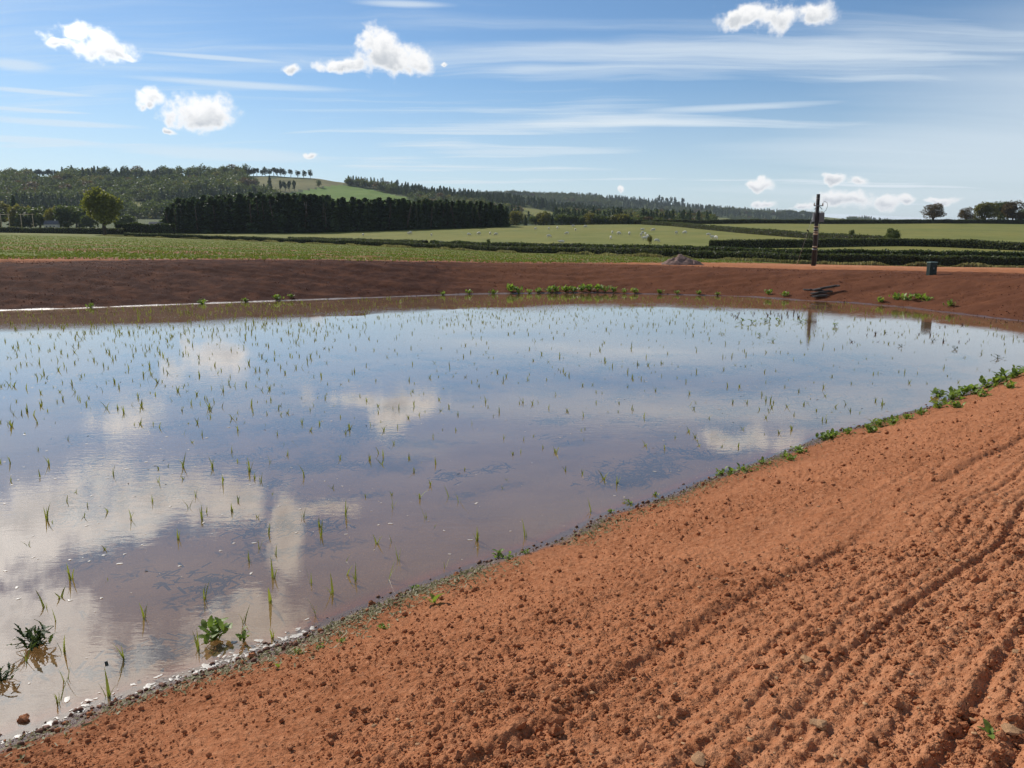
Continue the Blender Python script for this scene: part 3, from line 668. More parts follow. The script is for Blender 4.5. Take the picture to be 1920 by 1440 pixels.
# ------------------------------------------------------------------ hedges
def hedge(label, line, h, w, n, leaf, name='hedge', m=M_HEDGE, gap=0.0, seed=1, z_off=0.0):
    """a clipped hedge along ground points: noisy body and leaves of its own"""
    g = np.random.default_rng(seed); L = np.array([(p.x, p.y) for p in line]); d = np.r_[0, np.cumsum(np.hypot(*np.diff(L, axis=0).T))]
    nseg = int(max(30, d[-1] / .5)); t = np.linspace(0, d[-1], nseg); X = np.interp(t, d, L[:, 0]); Y = np.interp(t, d, L[:, 1]); Z = land(X, Y)[0] + z_off
    tx, ty = np.gradient(X), np.gradient(Y); l = np.hypot(tx, ty); nx, ny = -ty / l, tx / l
    prof = [(-.42, 0), (-.5, .35), (-.48, .75), (-.36, .97), (0, 1.0), (.36, .97), (.48, .75), (.5, .35), (.42, 0)]
    o = thing(name, label, 'hedge', (X[0], Y[0], Z[0])); V = []
    hh = h * (1 + .16 * fbm(t / 6, t * 0, seed, 3) + .08 * vnoise(t / 1.2, t * 0, seed + 5))
    for q, r in prof:
        j = 1 + .22 * fbm(t / 1.1, t * 0 + q * 7 + r * 3, seed + 2, 3)
        V.append(np.stack([X + nx * q * w * j - X[0], Y + ny * q * w * j - Y[0], Z + r * hh * .93 - Z[0] - (r == 0) * .3], 1))
    V = np.stack(V, 1).reshape(-1, 3); F = grid_faces(nseg, len(prof)); link('branches', mesh('branches', V, F, M_HEDGEIN, True), o)
    k = g.integers(0, nseg - 1, n); fr = g.uniform(0, 1, n); pi = g.uniform(0, len(prof) - 1.001, n); i0 = pi.astype(int); f2 = pi - i0
    if gap: keepf = (f2 * 0 + vnoise(t[k] / 2.3, t[k] * 0, seed + 9) > -.5 + gap) | (i0 > 2) & (i0 < 5)
    G = V.reshape(nseg, len(prof), 3); a = G[k, i0] * (1 - f2[:, None]) + G[k, i0 + 1] * f2[:, None]; b = G[k + 1, i0] * (1 - f2[:, None]) + G[k + 1, i0 + 1] * f2[:, None]
    C = a * (1 - fr[:, None]) + b * fr[:, None] + g.normal(size=(n, 3)) * leaf * .7
    lv = leafset(C, leaf, g); link('leaves', mesh('leaves', lv[0], lv[1], m), o); return o
M_HEDGEIN = plain('hedge_branches', (.030, .028, .017), .95, .1, .4, 3)
M_VERGE = leaf_material('verge_grass', (.075, .095, .025), (.15, .165, .05), .3)
M_HEDGE2 = leaf_material('green_hedge_leaves', (.035, .055, .016), (.08, .10, .03), .3)
def linepts(px, off, i=3):
    r = RINGS[i]; u_ = U(px); Yv = np.interp(u_, r[0], r[1]) + off; return [Vector((a * b, b, 0)) for a, b in zip(u_, Yv)]
hedge('long clipped dark hedge running behind the crop field and the pole', linepts([240,300,400,500,600,700,800,950,1100,1250,1400,1500,1600,1750,1920,2300], 1.5), 1.3, 1.3, 60000, .11, seed=3)
hedge('grassy green hedge just behind the long clipped hedge', linepts([810,900,1000,1100,1250,1400,1500,1600,1750,1920,2300], 9.5, 3), 1.7, 1.4, 30000, .12, seed=4, m=M_HEDGE2)
hedge('low dark hedge along the foot of the sheep pasture', linepts([545,600,650,700,800], 7.5, 3), 1.7, 1.5, 9000, .12, seed=5)
def pxline(pts): return [hit(*p) for p in pts]
DIAG = [(1205,421),(1260,424),(1320,430),(1400,438),(1500,446),(1600,454),(1668,458)]
hedge('thin diagonal hedge dividing the sheep pasture from the upper field', pxline(DIAG), 1.6, 1.2, 16000, .14, seed=6, gap=.3)
hedge('gappy hedge running across behind the pole below the upper field', pxline([(1330,466),(1420,465),(1500,464),(1600,462),(1672,461),(1760,463),(1850,467),(1960,472)]), 1.5, 1.2, 16000, .12, seed=7, gap=.35)
hedge('dark skyline hedge along the top of the upper field', [on_T(px, Y) for px, Y in [(1190,345),(1260,352),(1330,356),(1500,361),(1740,366),(1920,366),(2100,366)]], 1.9, 1.5, 26000, .16, seed=8)
hedge('scrubby pale hedge between the lone tree and the conifer belt', [on_T(px, 300) for px in (226,260,300,330)], 4.0, 3.0, 5000, .22, seed=9, m=M_HEDGE2)
hedge('low dark hedge along the far end of the crop field', [on_T(px, Y) for px, Y in [(-60,318),(40,312),(120,306),(240,296)]], 2.2, 2.0, 6000, .16, seed=10)

# ------------------------------------------------------------------ pole, cabinet, boards, heap, far farm bits
def utility_pole():
    a, _ = ray(1525, 500); Y = 84.0; x = (1525 - 960) / 1466 * Y; z0 = zland(x, Y); o = thing('utility_pole', 'dark wooden utility pole with a box and banded middle on the far bank', 'utility pole', (x, Y, z0))
    H = HC + ray(1535, 364)[1] * Y - z0
    b = MB(); b.tube([(0,0,-.6),(0,0,H*.5),(0,0,H)], [.235,.205,.175], 14); post = link('post', b.mesh('post', M_POLE, True), o)
    for zf, hh, mm in [(.545,.10,M_BAND),(.50,.16,M_METAL),(.47,.10,M_BAND),(.435,.18,M_BAND),(.26,.14,M_BAND),(.22,.16,M_METAL),(.93,.08,M_METAL)]:
        b = MB(); b.tube([(0,0,zf*H),(0,0,zf*H+hh)], .226 if zf < .9 else .192, 14); link('band', b.mesh('band', mm, True), o)
    tb = MB(); tb.box((.42, -.05, H*.68), (.52, .5, .95)); tf = link('transformer_box', tb.mesh('transformer_box', M_METAL), o)
    for k in (-.16, 0, .16):
        b = MB(); b.tube([(.42+k, -.05, H*.68+.475),(.42+k,-.05,H*.68+.66)], [.05,.03], 8); link('bushing', b.mesh('bushing', M_BAND, True), tf)
    for k in (-.22,-.11,0,.11,.22):
        b = MB(); b.box((.42+k, -.32, H*.68-.05), (.03,.05,.75)); link('cooling_fin', b.mesh('cooling_fin', M_METAL), tf)
    b = MB(); b.box((-.33, 0, H*.68), (.16, .3, .9)); link('switch_box', b.mesh('switch_box', M_METAL), o)
    b = MB(); b.box((0, -.24, H*.84), (1.0, .09, .09)); b.box((-.24,-.22,H*.815),(.05,.04,.5), Matrix.Rotation(R(40),3,'Y')); b.box((.24,-.22,H*.815),(.05,.04,.5), Matrix.Rotation(R(-40),3,'Y')); arm = link('cross_arm', b.mesh('cross_arm', M_METAL), o)
    for k in (-.45, .45):
        b = MB(); b.tube([(k,-.24,H*.845),(k,-.24,H*.86),(k,-.24,H*.88)], [.06,.07,.03], 8); link('insulator', b.mesh('insulator', M_BAND, True), arm)
    b = MB(); b.tube([(.45,-.24,H*.88),(.62,-.24,H*.90),(.9,-.22,H*.88),(1.0,-.15,H*.83),(.9,-.05,H*.78),(.6,-.05,H*.735)], .018, 6); link('jumper_cable', b.mesh('jumper_cable', M_POLE, True), o)
    b = MB(); b.tube([(.26,0,H*.62),(.33,0,H*.55),(.24,-.08,H*.48),(.24,-.12,.1)], .03, 6); link('down_cable', b.mesh('down_cable', M_METAL, True), o)
    gx_, gy_ = (1494 - 960) / 1467 * 87 - x, 3.0; gz = zland(x + gx_, Y + gy_) - z0
    b = MB(); b.tube([(-.2,0,H*.80),(gx_,gy_,gz)], .013, 6); st = link('stay_wire', b.mesh('stay_wire', M_WIRE, True), o)
    P0, P1 = Vector((-.2,0,H*.80)), Vector((gx_,gy_,gz)); q = P0.lerp(P1, .38)
    b = MB(); b.tube([q + Vector((-.14,0,.1)), q, q + Vector((.02,0,-.1))], [.05,.10,.05], 8); link('stay_insulator', b.mesh('stay_insulator', M_POLE, True), st)
    b = MB(); b.tube([P0.lerp(P1,.9), P1], .03, 6); link('stay_guard', b.mesh('stay_guard', M_BAND, True), st)
utility_pole()
def cabinet():
    p = hit(1746, 515); o = thing('utility_cabinet', 'small dark green utility cabinet standing on the bare far bank', 'cabinet', p, R(8))
    H = HC + ray(1746, 491)[1] * p.y - p.z; W = H * .60
    b = MB(); b.box((0,0,H/2-.1), (W, W*.7, H+.1)); link('body', b.mesh('body', M_GREENBOX), o)
    b = MB(); b.box((0,0,H-.02), (W*1.08, W*.8, .05)); link('lid', b.mesh('lid', M_BOXLID), o)
    for k in (-1, 1):
        b = MB(); b.box((k*W*.245, -W*.355, H*.46), (W*.46, .02, H*.8)); d_ = link('door', b.mesh('door', M_GREENBOX), o)
        b = MB(); b.box((k*W*.06, -W*.37, H*.5), (.03,.03,.1)); link('handle', b.mesh('handle', M_METAL), d_)
cabinet()
def boards():
    labs = ['longest dark board lying on top of the board pile at the far shore', 'dark board sloping under the pile at the far shore', 'short dark board jutting to the left of the pile', 'broken dark board lying at the waterline under the pile']
    for i, (px, py, L, rz, ry, dz) in enumerate([(1548,549,1.5,6,-9,.26),(1540,553,1.25,14,-5,.12),(1525,551,1.1,-4,3,.20),(1538,557,1.0,20,-3,.04)]):
        p = hit(px, py); b = MB(); b.box((0,0,0), (L,.2,.06)); b.box((L*.1,0,.045), (L*.6,.12,.03))
        o = link('timber_board', b.mesh('timber_board', M_WOOD), None, p + Vector((0,0,dz)), 0, label=labs[i], category='board', group='boards piled at the far shore'); o.rotation_euler = (R(8), R(ry), R(rz))
boards()
def heap(label, px, py, w, h, seed):
    p = hit(px, py); g = np.linspace(-1, 1, 40); X, Y = np.meshgrid(g, g); r = np.hypot(X, Y)
    Z = h * np.clip(1 - r, 0, 1) ** .8 * (1 + .5 * fbm(X * 3, Y * 3, seed, 3)) + .05 * fbm(X * 14, Y * 14, seed, 2) - .06
    link('soil_heap', mesh('soil_heap', np.stack([X * w / 2, Y * w / 2.4, Z], -1).reshape(-1, 3), grid_faces(40, 40), M_HEAP, True), None, p, label=label, category='heap', group='rubble heaps on the far bank')
heap('larger grey-brown rubble heap at the edge of the far bank', 1276, 497, 3.4, .95, 5); heap('smaller low rubble heap beside the larger one', 1305, 498, 1.5, .5, 6)
def house(label, px, Y, wpx, hpx, name='farm_building'):
    p = on_T(px, Y); s_ = Y / 1468; W, H = wpx * s_, hpx * s_; o = thing(name, label, 'building', p, R(8))
    b = MB(); b.box((0,0,H*.3), (W, W*.6, H*.6)); link('wall', b.mesh('wall', M_WALL), o)
    b = MB(); b.add([(-W*.53,-W*.34,H*.58),(W*.53,-W*.34,H*.58),(W*.53,W*.34,H*.58),(-W*.53,W*.34,H*.58),(-W*.53,0,H),(W*.53,0,H)], [(0,1,5,4),(2,3,4,5),(0,4,3),(1,2,5),(0,3,2,1)]); rf = link('roof', b.mesh('roof', M_ROOF), o)
    b = MB(); b.box((W*.3,0,H*1.0), (W*.08,W*.08,H*.3)); link('chimney', b.mesh('chimney', M_WALL), rf)
    for k in (-.3, 0, .3):
        b = MB(); b.box((k*W,-W*.303,H*.33), (W*.12,.06,H*.22)); link('window', b.mesh('window', M_ROOF), o)
house('pale farmhouse half hidden among trees below the hillside', 104, 405, 22, 17)
house('dark low barn beside the lone tree', 298, 470, 22, 13)
for i, (px, gap) in enumerate([(18, 15), (59, 22)]):
    a, b_ = on_T(px - gap / 2, 350), on_T(px + gap / 2, 350); o = thing('wooden_portal', ['pale twin-post frame nearest the picture edge beyond the crop field', 'wider pale twin-post frame in front of the dark farm trees'][i], 'post frame', a)
    d_ = b_ - a; Hh = 7.5
    for q in (Vector((0,0,0)), d_):
        m_ = MB(); m_.tube([q, q + Vector((0,0,Hh))], .14, 8); link('post', m_.mesh('post', M_BAND, True), o)
    m_ = MB(); m_.tube([Vector((-.8,0,Hh-.4)), d_ + Vector((.8,0,Hh-.4))], .11, 8); link('crossbar', m_.mesh('crossbar', M_BAND, True), o)

# ------------------------------------------------------------------ sheep
def sheep_mesh(seed, graze):
    g = np.random.default_rng(seed); b = MB()
    def ell(c, r, nu=10, nv=7):
        V, F = [], []
        for i in range(nv + 1):
            for j in range(nu):
                ph, th = math.pi * i / nv, 2 * math.pi * j / nu; k = 1 + .07 * math.sin(5 * th + 3 * i)
                V.append((c[0] + r[0] * math.cos(ph), c[1] + r[1] * math.sin(ph) * math.cos(th) * k, c[2] + r[2] * math.sin(ph) * math.sin(th) * k))
        for i in range(nv):
            for j in range(nu): F.append((i*nu+j, i*nu+(j+1)%nu, (i+1)*nu+(j+1)%nu, (i+1)*nu+j))
        b.add(V, F)
    ell((0,0,.62), (.58,.27,.30)); ell((.56,0,.62 if not graze else .50), (.20,.13,.16)); ell((.76,0,.72 if not graze else .26), (.16,.08,.09))
    b.tube([(.45,0,.62),(.62,0,.70 if not graze else .45),(.72,0,.72 if not graze else .28)], [.15,.12,.08], 7)
    for x in (-.36, .34):
        for y in (-.13, .13): b.tube([(x,y,.5),(x+.02*(-1 if x<0 else 1),y,.25),(x,y,0)], [.075,.045,.035], 6)
    b.tube([(-.56,0,.66),(-.64,0,.5),(-.63,0,.38)], [.05,.04,.02], 5)
    for y in (-1, 1): b.tube([(.68,y*.06,(.78 if not graze else .34)),(.66,y*.17,(.77 if not graze else .33))], [.03,.015], 5)
    return b.mesh('sheep', M_WOOL, True)
SM = [sheep_mesh(1, True), sheep_mesh(2, False)]
SHEEP = [(681,440),(766,437),(770,436),(809,440),(879,439),(898,438),(919,438),(930,439),(1004,428),(1029,428),(1063,437),(1029,443),(1045,427),(1079,431),(1075,423),(1098,424),(1148,436),(1160,438),(1180,438),(1205,430),(1205,436),(1202,441),(1214,443),(1210,439),(1231,452),(1145,446),(1053,455),(1209,448),(1216,446),(1328,440),(1336,445),(1342,447),(1268,437),(1284,436),(1225,431)]
SHEEP.sort()
for i, (px, py) in enumerate(SHEEP):
    p = hit(px, py + 3); link('sheep', SM[i % 3 == 0], None, p, random.uniform(0, 6.28), random.uniform(.95, 1.2), label=nth(i + 1) + ' from the left of the cream sheep grazing on the pasture', category='sheep', group='sheep on the pasture')

# ------------------------------------------------------------------ reed shoots in the water
def blade(L, w, lean, az, curl, seg=4):
    """a tapering bent blade as a strip of quads"""
    V = []; F = []; ca, sa = math.cos(az), math.sin(az)
    for i in range(seg + 1):
        t = i / seg; r = lean * t * L + curl * t * t * L; zz = L * t * (1 - .35 * abs(curl) * t) ; hw = w * (1 - t ** 1.6) * .5 + .0008
        V += [(ca * r - sa * hw, sa * r + ca * hw, zz), (ca * r + sa * hw, sa * r - ca * hw, zz)]
    for i in range(seg): F.append((2*i, 2*i+1, 2*i+3, 2*i+2))
    return np.array(V), F
BLADES = []
for i in range(10):
    b = MB(); g = random.Random(100 + i); V_, F_ = blade(1, .075, g.uniform(0, .22), 0, g.uniform(-.05, .35)); b.add(V_, F_); BLADES.append(b.mesh('blade', M_SHOOT, True))
TUFTS = []
for i in range(12):
    b = MB(); g = random.Random(200 + i)
    for k in range(g.choice([1, 2, 2, 3, 4])):
        V_, F_ = blade(g.uniform(.45, 1), .14, g.uniform(.05, .45), g.uniform(0, 6.28), g.uniform(-.1, .5)); b.add(V_ + np.array([g.uniform(-.05, .05), g.uniform(-.05, .05), 0]), F_)
    TUFTS.append(b.mesh('reed_shoot', M_SHOOT, True))
NEARSH = [(133,1084),(85,1139),(102,1162),(49,1240),(118,1223),(234,1234),(270,1157),(383,1122),(372,1218),(512,1194),(123,1275),(111,1315),(203,1307),(456,1169),(512,1083),(506,1126),(568,971),(646,969),(737,950),(798,971),(841,931),(860,940),(602,1005),(736,1015),(894,1013),(504,1001),(516,1039),(468,1053),(487,1028),(583,1093),(621,1112),(668,1088),(729,1087),(747,1050),(835,1063),(591,1153),(20,867),(93,870),(285,940),(245,972),(353,953),(88,973),(333,1010),(380,973),(507,867),(417,907),(367,930),(343,875),(397,877),(467,883),(488,903),(570,893),(297,903),(213,890),(435,847),(358,757),(247,760),(985,1005),(1108,960)]
NLAB = {(111,1315):'thick green reed stump shoot in the foamy water nearest the picture corner',(203,1307):'forked green reed shoot standing in foam at the near waterline',(512,1194):'tall thin reed shoot at the waterline beside the leafy dock plant',(591,1153):'tall pale green reed shoot close to the foamy near waterline',
        (372,1218):'reed shoot standing right in front of the leafy dock plant',(49,1240):'splayed brown reed shoot beside the dark submerged-looking weed',(118,1223):'stout green reed shoot just beyond the dark bushy weed',(123,1275):'short rust-brown reed stub near the foam',
        (234,1234):'single thin brown reed stem between the dark weed and the dock',(668,1088):'slender reed shoot with a long reflection off the near shore',(621,1112):'green reed shoot with spread base off the near shore',(894,1013):'curved yellow-green reed shoot leaning over the water',(1108,960):'lone upright reed blade near the right-hand shallows weed mats'}
for i, (px, py) in enumerate(NEARSH):
    x, y = water_pt(px, py); g = random.Random(i + 5); big = (px, py) in NLAB; L0 = g.uniform(.14, .24) if (big or py > 1080) else g.uniform(.11, .22)
    L0 *= .75 if (px, py) in ((123,1275),(85,1139),(102,1162)) else 1
    o = thing('reed_shoot', NLAB.get((px, py), 'green-brown reed shoot of a few blades standing in the near shallows'), 'reed shoot', (x, y, -.03), g.uniform(0, 6.28), None, 'reed shoots in the near shallows')
    for k in range(g.choice([3, 3, 4, 5])):
        L = L0 * (1 if k == 0 else g.uniform(.35, .85)); c = link('blade', BLADES[g.randrange(10)], o, (g.uniform(-.012, .012), g.uniform(-.012, .012), 0), g.uniform(0, 6.28), (L * g.uniform(1.1, 1.7), L * g.uniform(1.2, 1.8), L + .03))
g = np.random.default_rng(12); n = 11000
Yp = np.sqrt(g.uniform(6.5 ** 2, 44 ** 2, n)); up_ = g.uniform(-.78, .78, n); Xp = up_ * Yp; sp, _ = shore(Xp, Yp)
pxx = 960 + up_ * 1440
want = .17 + .06 * (Yp < 16) + .55 * np.clip(fbm(Xp * .16, Yp * .16, 91, 3) + .12, 0, 1) * 1.6 + .42 * (pxx < 620) * (Yp > 13) * (Yp < 30) + .18 * (Yp > 26)
ok = (sp < -.5) & (g.uniform(0, 1, n) < want * .85); Xp, Yp = Xp[ok], Yp[ok]
hh = g.uniform(.06, .17, len(Xp)) * np.where((Yp > 13) & (Xp < -5), 1.15, .9)
order = np.argsort(-hh / Yp)[:240]; rest = np.setdiff1d(np.arange(len(Xp)), order)
for i in order:
    link('reed_shoot', TUFTS[int(i) % 12], None, (Xp[i], Yp[i], -.02), float(g.uniform(0, 6.28)), float(hh[i] + .02), label='small thin reed shoot standing out in the open pond water', category='reed shoot', group='reed shoots out in the pond')
def strew(idx_xyz, meshes, sizes, seed, name, label, cat, tilt=0.0, material=None):
    """many small pieces joined into one object of stuff"""
    g = np.random.default_rng(seed); VV, FF, o_ = [], [], 0; data = []
    for m in meshes:
        co = np.empty(len(m.vertices) * 3, np.float32); m.vertices.foreach_get('co', co); k = len(m.polygons[0].vertices)
        fi = np.empty(len(m.polygons) * k, np.int32); m.polygons.foreach_get('vertices', fi); data.append((co.reshape(-1, 3), fi.reshape(-1, k)))
    pick = g.integers(0, len(data), len(idx_xyz)); ang = g.uniform(0, 6.28, len(idx_xyz))
    for t, (co, fi) in enumerate(data):
        q = np.where(pick == t)[0]
        if not len(q): continue
        c, s_ = np.cos(ang[q])[:, None], np.sin(ang[q])[:, None]; S = np.asarray(sizes)[q]
        S = S[:, None] if S.ndim == 1 else S
        x = co[None, :, 0] * S[:, :1]; y = co[None, :, 1] * S[:, :1]; z = co[None, :, 2] * S[:, -1:]
        P = np.stack([x * c - y * s_, x * s_ + y * c, z], -1) + np.asarray(idx_xyz)[q][:, None, :]
        VV.append(P.reshape(-1, 3)); FF.append((fi[None] + (np.arange(len(q)) * len(co))[:, None, None]).reshape(-1, fi.shape[1]) + o_); o_ += len(q) * len(co)
    return link(name, mesh(name, np.concatenate(VV), np.concatenate(FF), material or meshes[0].materials[0], True), kind='stuff', label=label, category=cat)
strew(np.stack([Xp[rest], Yp[rest], np.full(len(rest), -.02)], 1), TUFTS, hh[rest] + .02, 3, 'reed_stubble', 'scattered thin reed stubble dotting the whole pond', 'reeds')

# ------------------------------------------------------------------ clods and stones
def rock(seed, sub=2, rough=.35, flat=.75, m=None):
    import bmesh
    bm = bmesh.new(); bmesh.ops.create_icosphere(bm, subdivisions=sub, radius=.5); rs = np.random.default_rng(seed); ph = rs.uniform(0, 6, 9)
    for v in bm.verts:
        c = v.co; k = 1 + rough * (.5 * math.sin(3.1 * c.x * 2 + ph[0]) * math.sin(2.7 * c.y * 2 + ph[1]) + .4 * math.sin(5.3 * c.z * 2 + ph[2] + 4 * c.x) + .35 * math.sin(9 * c.y + ph[3]) * math.sin(8 * c.x + ph[4])) + rs.normal() * .05
        v.co = Vector((c.x * k, c.y * k * .85, c.z * k * flat))
    me = bpy.data.meshes.new('soil_clod'); bm.to_mesh(me); bm.free(); me.materials.append(m or M_SOIL)
    return me
CL = [rock(300 + i, 2, .5) for i in range(8)]; CS = [rock(320 + i, 1, .5) for i in range(6)]; ST = [rock(340 + i, 2, .45, .38, M_STONE) for i in range(4)]
def bankz(X, Y):
    X = np.asarray(X, float); Y = np.asarray(Y, float); z, s, nr = land(X, Y); return z + groove(X, Y, s) + fbm(X * 1.1, Y * 1.1, 21, 3) * .03, s, nr
def nhit(px, py): p = hit(px, py, 1.5, 60); p.z = float(bankz([p.x], [p.y])[0][0]); return p
SPECIAL = [(1045,1358,.115,CL[0],'largest dark red clod in the wheel track at the picture bottom'),(1042,1378,.075,CL[1],'round clod resting against the largest clod'),(972,1368,.10,CL[2],'broad clod left of the largest clod in the track'),
 (1537,1358,.075,ST[0],'flat pale tan stone lying on the raked soil'),(1512,1243,.065,ST[1],'small tan stone in the middle of the raked soil'),(1424,1252,.07,CL[3],'dark clod beside a pale chip on the raked soil'),(1310,1430,.07,ST[2],'flat tan stone at the bottom edge of the picture'),
 (472,1233,.075,CL[4],'round brown clod sitting in the foam at the waterline'),(697,1137,.07,CL[5],'dark knobbly clod at the near waterline'),(857,1082,.07,CL[6],'dark wet clod on the waterline past the seedling'),(45,1355,.08,CL[7],'wet dark clod in foam at the left corner waterline'),
 (1895,1375,.07,ST[3],'tan stone near the small green sprig at the corner'),(1905,1225,.045,ST[0],'small round pale stone by the right picture edge'),(820,1323,.07,CL[1],'dark clod standing above the wheel track'),(965,1407,.08,CL[3],'pair-like lumpy clod near the bottom centre')]
for px, py, d_, me, lab in SPECIAL:
    p = nhit(px, py); link('stone' if me in ST else 'soil_clod', me, None, p + Vector((0, 0, d_ * .22)), random.uniform(0, 6.28), d_, label=lab, category='stone' if me in ST else 'clod', group='clods and stones on the near bank')
g = np.random.default_rng(44); n = 95000
b_ = 1 / g.uniform(1 / 30, 1 / 2.4, n); Yp = b_; up_ = g.uniform(-.9, .9, n); Xp = up_ * Yp; zc, sp, nr = bankz(Xp, Yp)
patch = np.clip(.5 + 1.2 * fbm(Xp * .8, Yp * .8, 30, 2) + .25 * fbm(Xp * .25, Yp * .25, 33, 2), .05, 1.3)
size = .006 + .011 * g.uniform(0, 1, n) ** 2.5 + .034 * g.uniform(0, 1, n) ** 22
ok = nr & (sp > .02) & (g.uniform(0, 1, n) < patch) & (Yp < 26)
Xp, Yp, zc, size = Xp[ok], Yp[ok], zc[ok], size[ok]
size *= np.clip(.8 + Yp / 16, 1, 1.8)
big = np.argsort(-size / Yp)[:230]; rest = np.setdiff1d(np.arange(len(Xp)), big)
for i in big:
    link('soil_clod', CL[int(i) % 8], None, (Xp[i], Yp[i], zc[i] + size[i] * .3), float(g.uniform(0, 6.28)), float(size[i] * 1.25), label='small red-brown soil clod lying on the raked near bank', category='clod', group='loose clods on the near bank')
strew(np.stack([Xp[rest], Yp[rest], zc[rest] + size[rest] * .3 + .006], 1), CS, size[rest], 5, 'soil_crumbs', 'loose crumbs of red soil strewn over the near bank', 'soil')
n = 900; up_ = g.uniform(-.4, .8, n); Yp = g.uniform(2.6, 12, n); Xp = up_ * Yp; zc, sp, nr = bankz(Xp, Yp); ok = nr & (sp > 2.2); sz = .010 + .022 * g.uniform(0, 1, n) ** 3
strew(np.stack([Xp, Yp, zc + sz * .3 + .008], 1)[ok], ST, sz[ok], 6, 'pale_chips', 'pale stone chips scattered among the raked soil', 'stones')
n = 26000; up_ = g.uniform(-.75, .8, n); Yp = g.uniform(30, 62, n); Xp = up_ * Yp; zc, sp, nr = land(Xp, Yp); ok = (~nr) & (sp > .1) & (sp < 14); sz = .025 + .06 * g.uniform(0, 1, n) ** 4
M_DCLOD = plain('damp_clod_soil', (.15, .055, .032), .9, .2, .35, 4)
strew(np.stack([Xp, Yp, zc + sz * .2], 1)[ok], CS, sz[ok], 7, 'far_bank_crumbs', 'dark damp crumbs over the far bank', 'soil', material=M_DCLOD)
# dark wet crumbs and foam along the near waterline
n = 1900; q = g.uniform(0, len(near_sh) - 4.01, n) + 2; i0 = q.astype(int); f_ = (q - i0)[:, None]; NS = np.array(near_sh); P = NS[i0] * (1 - f_) + NS[i0 + 1] * f_
off_ = g.normal(size=n) * .09 + .06; nrm_ = np.array([.67, -.743]); P = P + nrm_ * off_[:, None]; zc, sp, nr = land(P[:, 0], P[:, 1]); sz = .008 + .045 * g.uniform(0, 1, n) ** 5
M_WETCLOD = plain('wet_clod_soil', (.15, .066, .038), .75, .25, .35, 30)
strew(np.stack([P[:, 0], P[:, 1], zc + sz * .15], 1), CS, sz, 8, 'waterline_crumbs', 'dark wet crumbs lining the near waterline', 'soil', material=M_WETCLOD)
def flake(seed, k=9):
    g_ = random.Random(seed); b = MB(); r = [g_.uniform(.25, .6) for _ in range(k)]; st = g_.uniform(1, 2.2)
    top = [(math.cos(6.283*i/k)*r[i]*st, math.sin(6.283*i/k)*r[i], .10) for i in range(k)]; bot = [(x*1.08, y*1.08, 0) for x, y, _ in top]
    V_ = top + bot + [(0, 0, .2)]; F_ = [(i, (i+1) % k, 2*k) for i in range(k)] + [(k+i, k+(i+1) % k, (i+1) % k) for i in range(k)] + [(k+i, (i+1) % k, i) for i in range(k)]
    b.add(V_, F_); return b.mesh('flake', M_FOAM, True)
FL = [flake(i) for i in range(10)]
n = 240; q = 2.3 + 4.9 * g.uniform(0, 1, n) ** 1.5; i0 = q.astype(int); f_ = (q - i0)[:, None]; P = NS[i0] * (1 - f_) + NS[i0 + 1] * f_
t_ = P[:, 0] * TX + P[:, 1] * TY; wd = np.clip(.11 + .5 * vnoise(t_ * 1.7, t_ * 0, 55), .004, 1)
P = P - nrm_ * (g.uniform(-.03, 1, n) ** 1.4 * wd)[:, None] if False else P - nrm_ * (np.abs(g.normal(size=n)) * wd * .55)[:, None]
sz = .010 + .042 * g.uniform(0, 1, n) ** 2.5; strew(np.stack([P[:, 0], P[:, 1], np.full(n, .003)], 1), FL, np.stack([sz, sz * 0 + .003], 1), 9, 'foam', 'cream froth gathered along the near waterline', 'foam')
n = 5200; Yp = np.sqrt(g.uniform(5 ** 2, 30 ** 2, n)); up_ = g.uniform(-.78, .75, n); Xp = up_ * Yp; sp, _ = shore(Xp, Yp)
ok = (sp < -.12) & (g.uniform(0, 1, n) < np.clip(.5 + 1.3 * fbm(Xp * .35, Yp * .35, 95, 3), .04, 1)); sz = .010 + .028 * g.uniform(0, 1, n) ** 2.5
strew(np.stack([Xp, Yp, np.full(n, .003)], 1)[ok], FL, np.stack([sz, sz * .22], 1)[ok], 10, 'floating_flecks', 'pale flecks of froth and husk floating over the pond', 'flecks')
# weed lying under the surface, seen as dark patches through the muddy water
M_SUB = plain('sunken_weed', (.012, .018, .018), .9, .1, .3, 4)
n = 3600; Yp = np.sqrt(g.uniform(5 ** 2, 22 ** 2, n)); up_ = g.uniform(-.62, .6, n); Xp = up_ * Yp; sp, _ = shore(Xp, Yp); ok = (sp < -.5) & (fbm(Xp * .45, Yp * .45, 97, 3) + 1.1 * fbm(Xp * 1.3, Yp * 1.3, 98, 2) > .12)
Xc, Yc_ = Xp[ok], Yp[ok]; m_ = 22; k = len(Xc); C = np.stack([np.repeat(Xc, m_) + g.normal(size=k * m_) * .13, np.repeat(Yc_, m_) + g.normal(size=k * m_) * .12, g.uniform(-.05, -.012, k * m_)], 1)
a_ = g.uniform(0, 6.28, len(C)); A_ = np.stack([np.cos(a_), np.sin(a_), g.normal(size=len(C)) * .1], 1) * g.uniform(.03, .10, (len(C), 1)); B_ = np.stack([-np.sin(a_), np.cos(a_), a_ * 0], 1) * g.uniform(.005, .016, (len(C), 1))
qv = quads(C, A_, B_); link('sunken_weed', mesh('sunken_weed', qv[0], qv[1], M_SUB), kind='stuff', label='dark sunken weed just under the pond surface', category='weed')

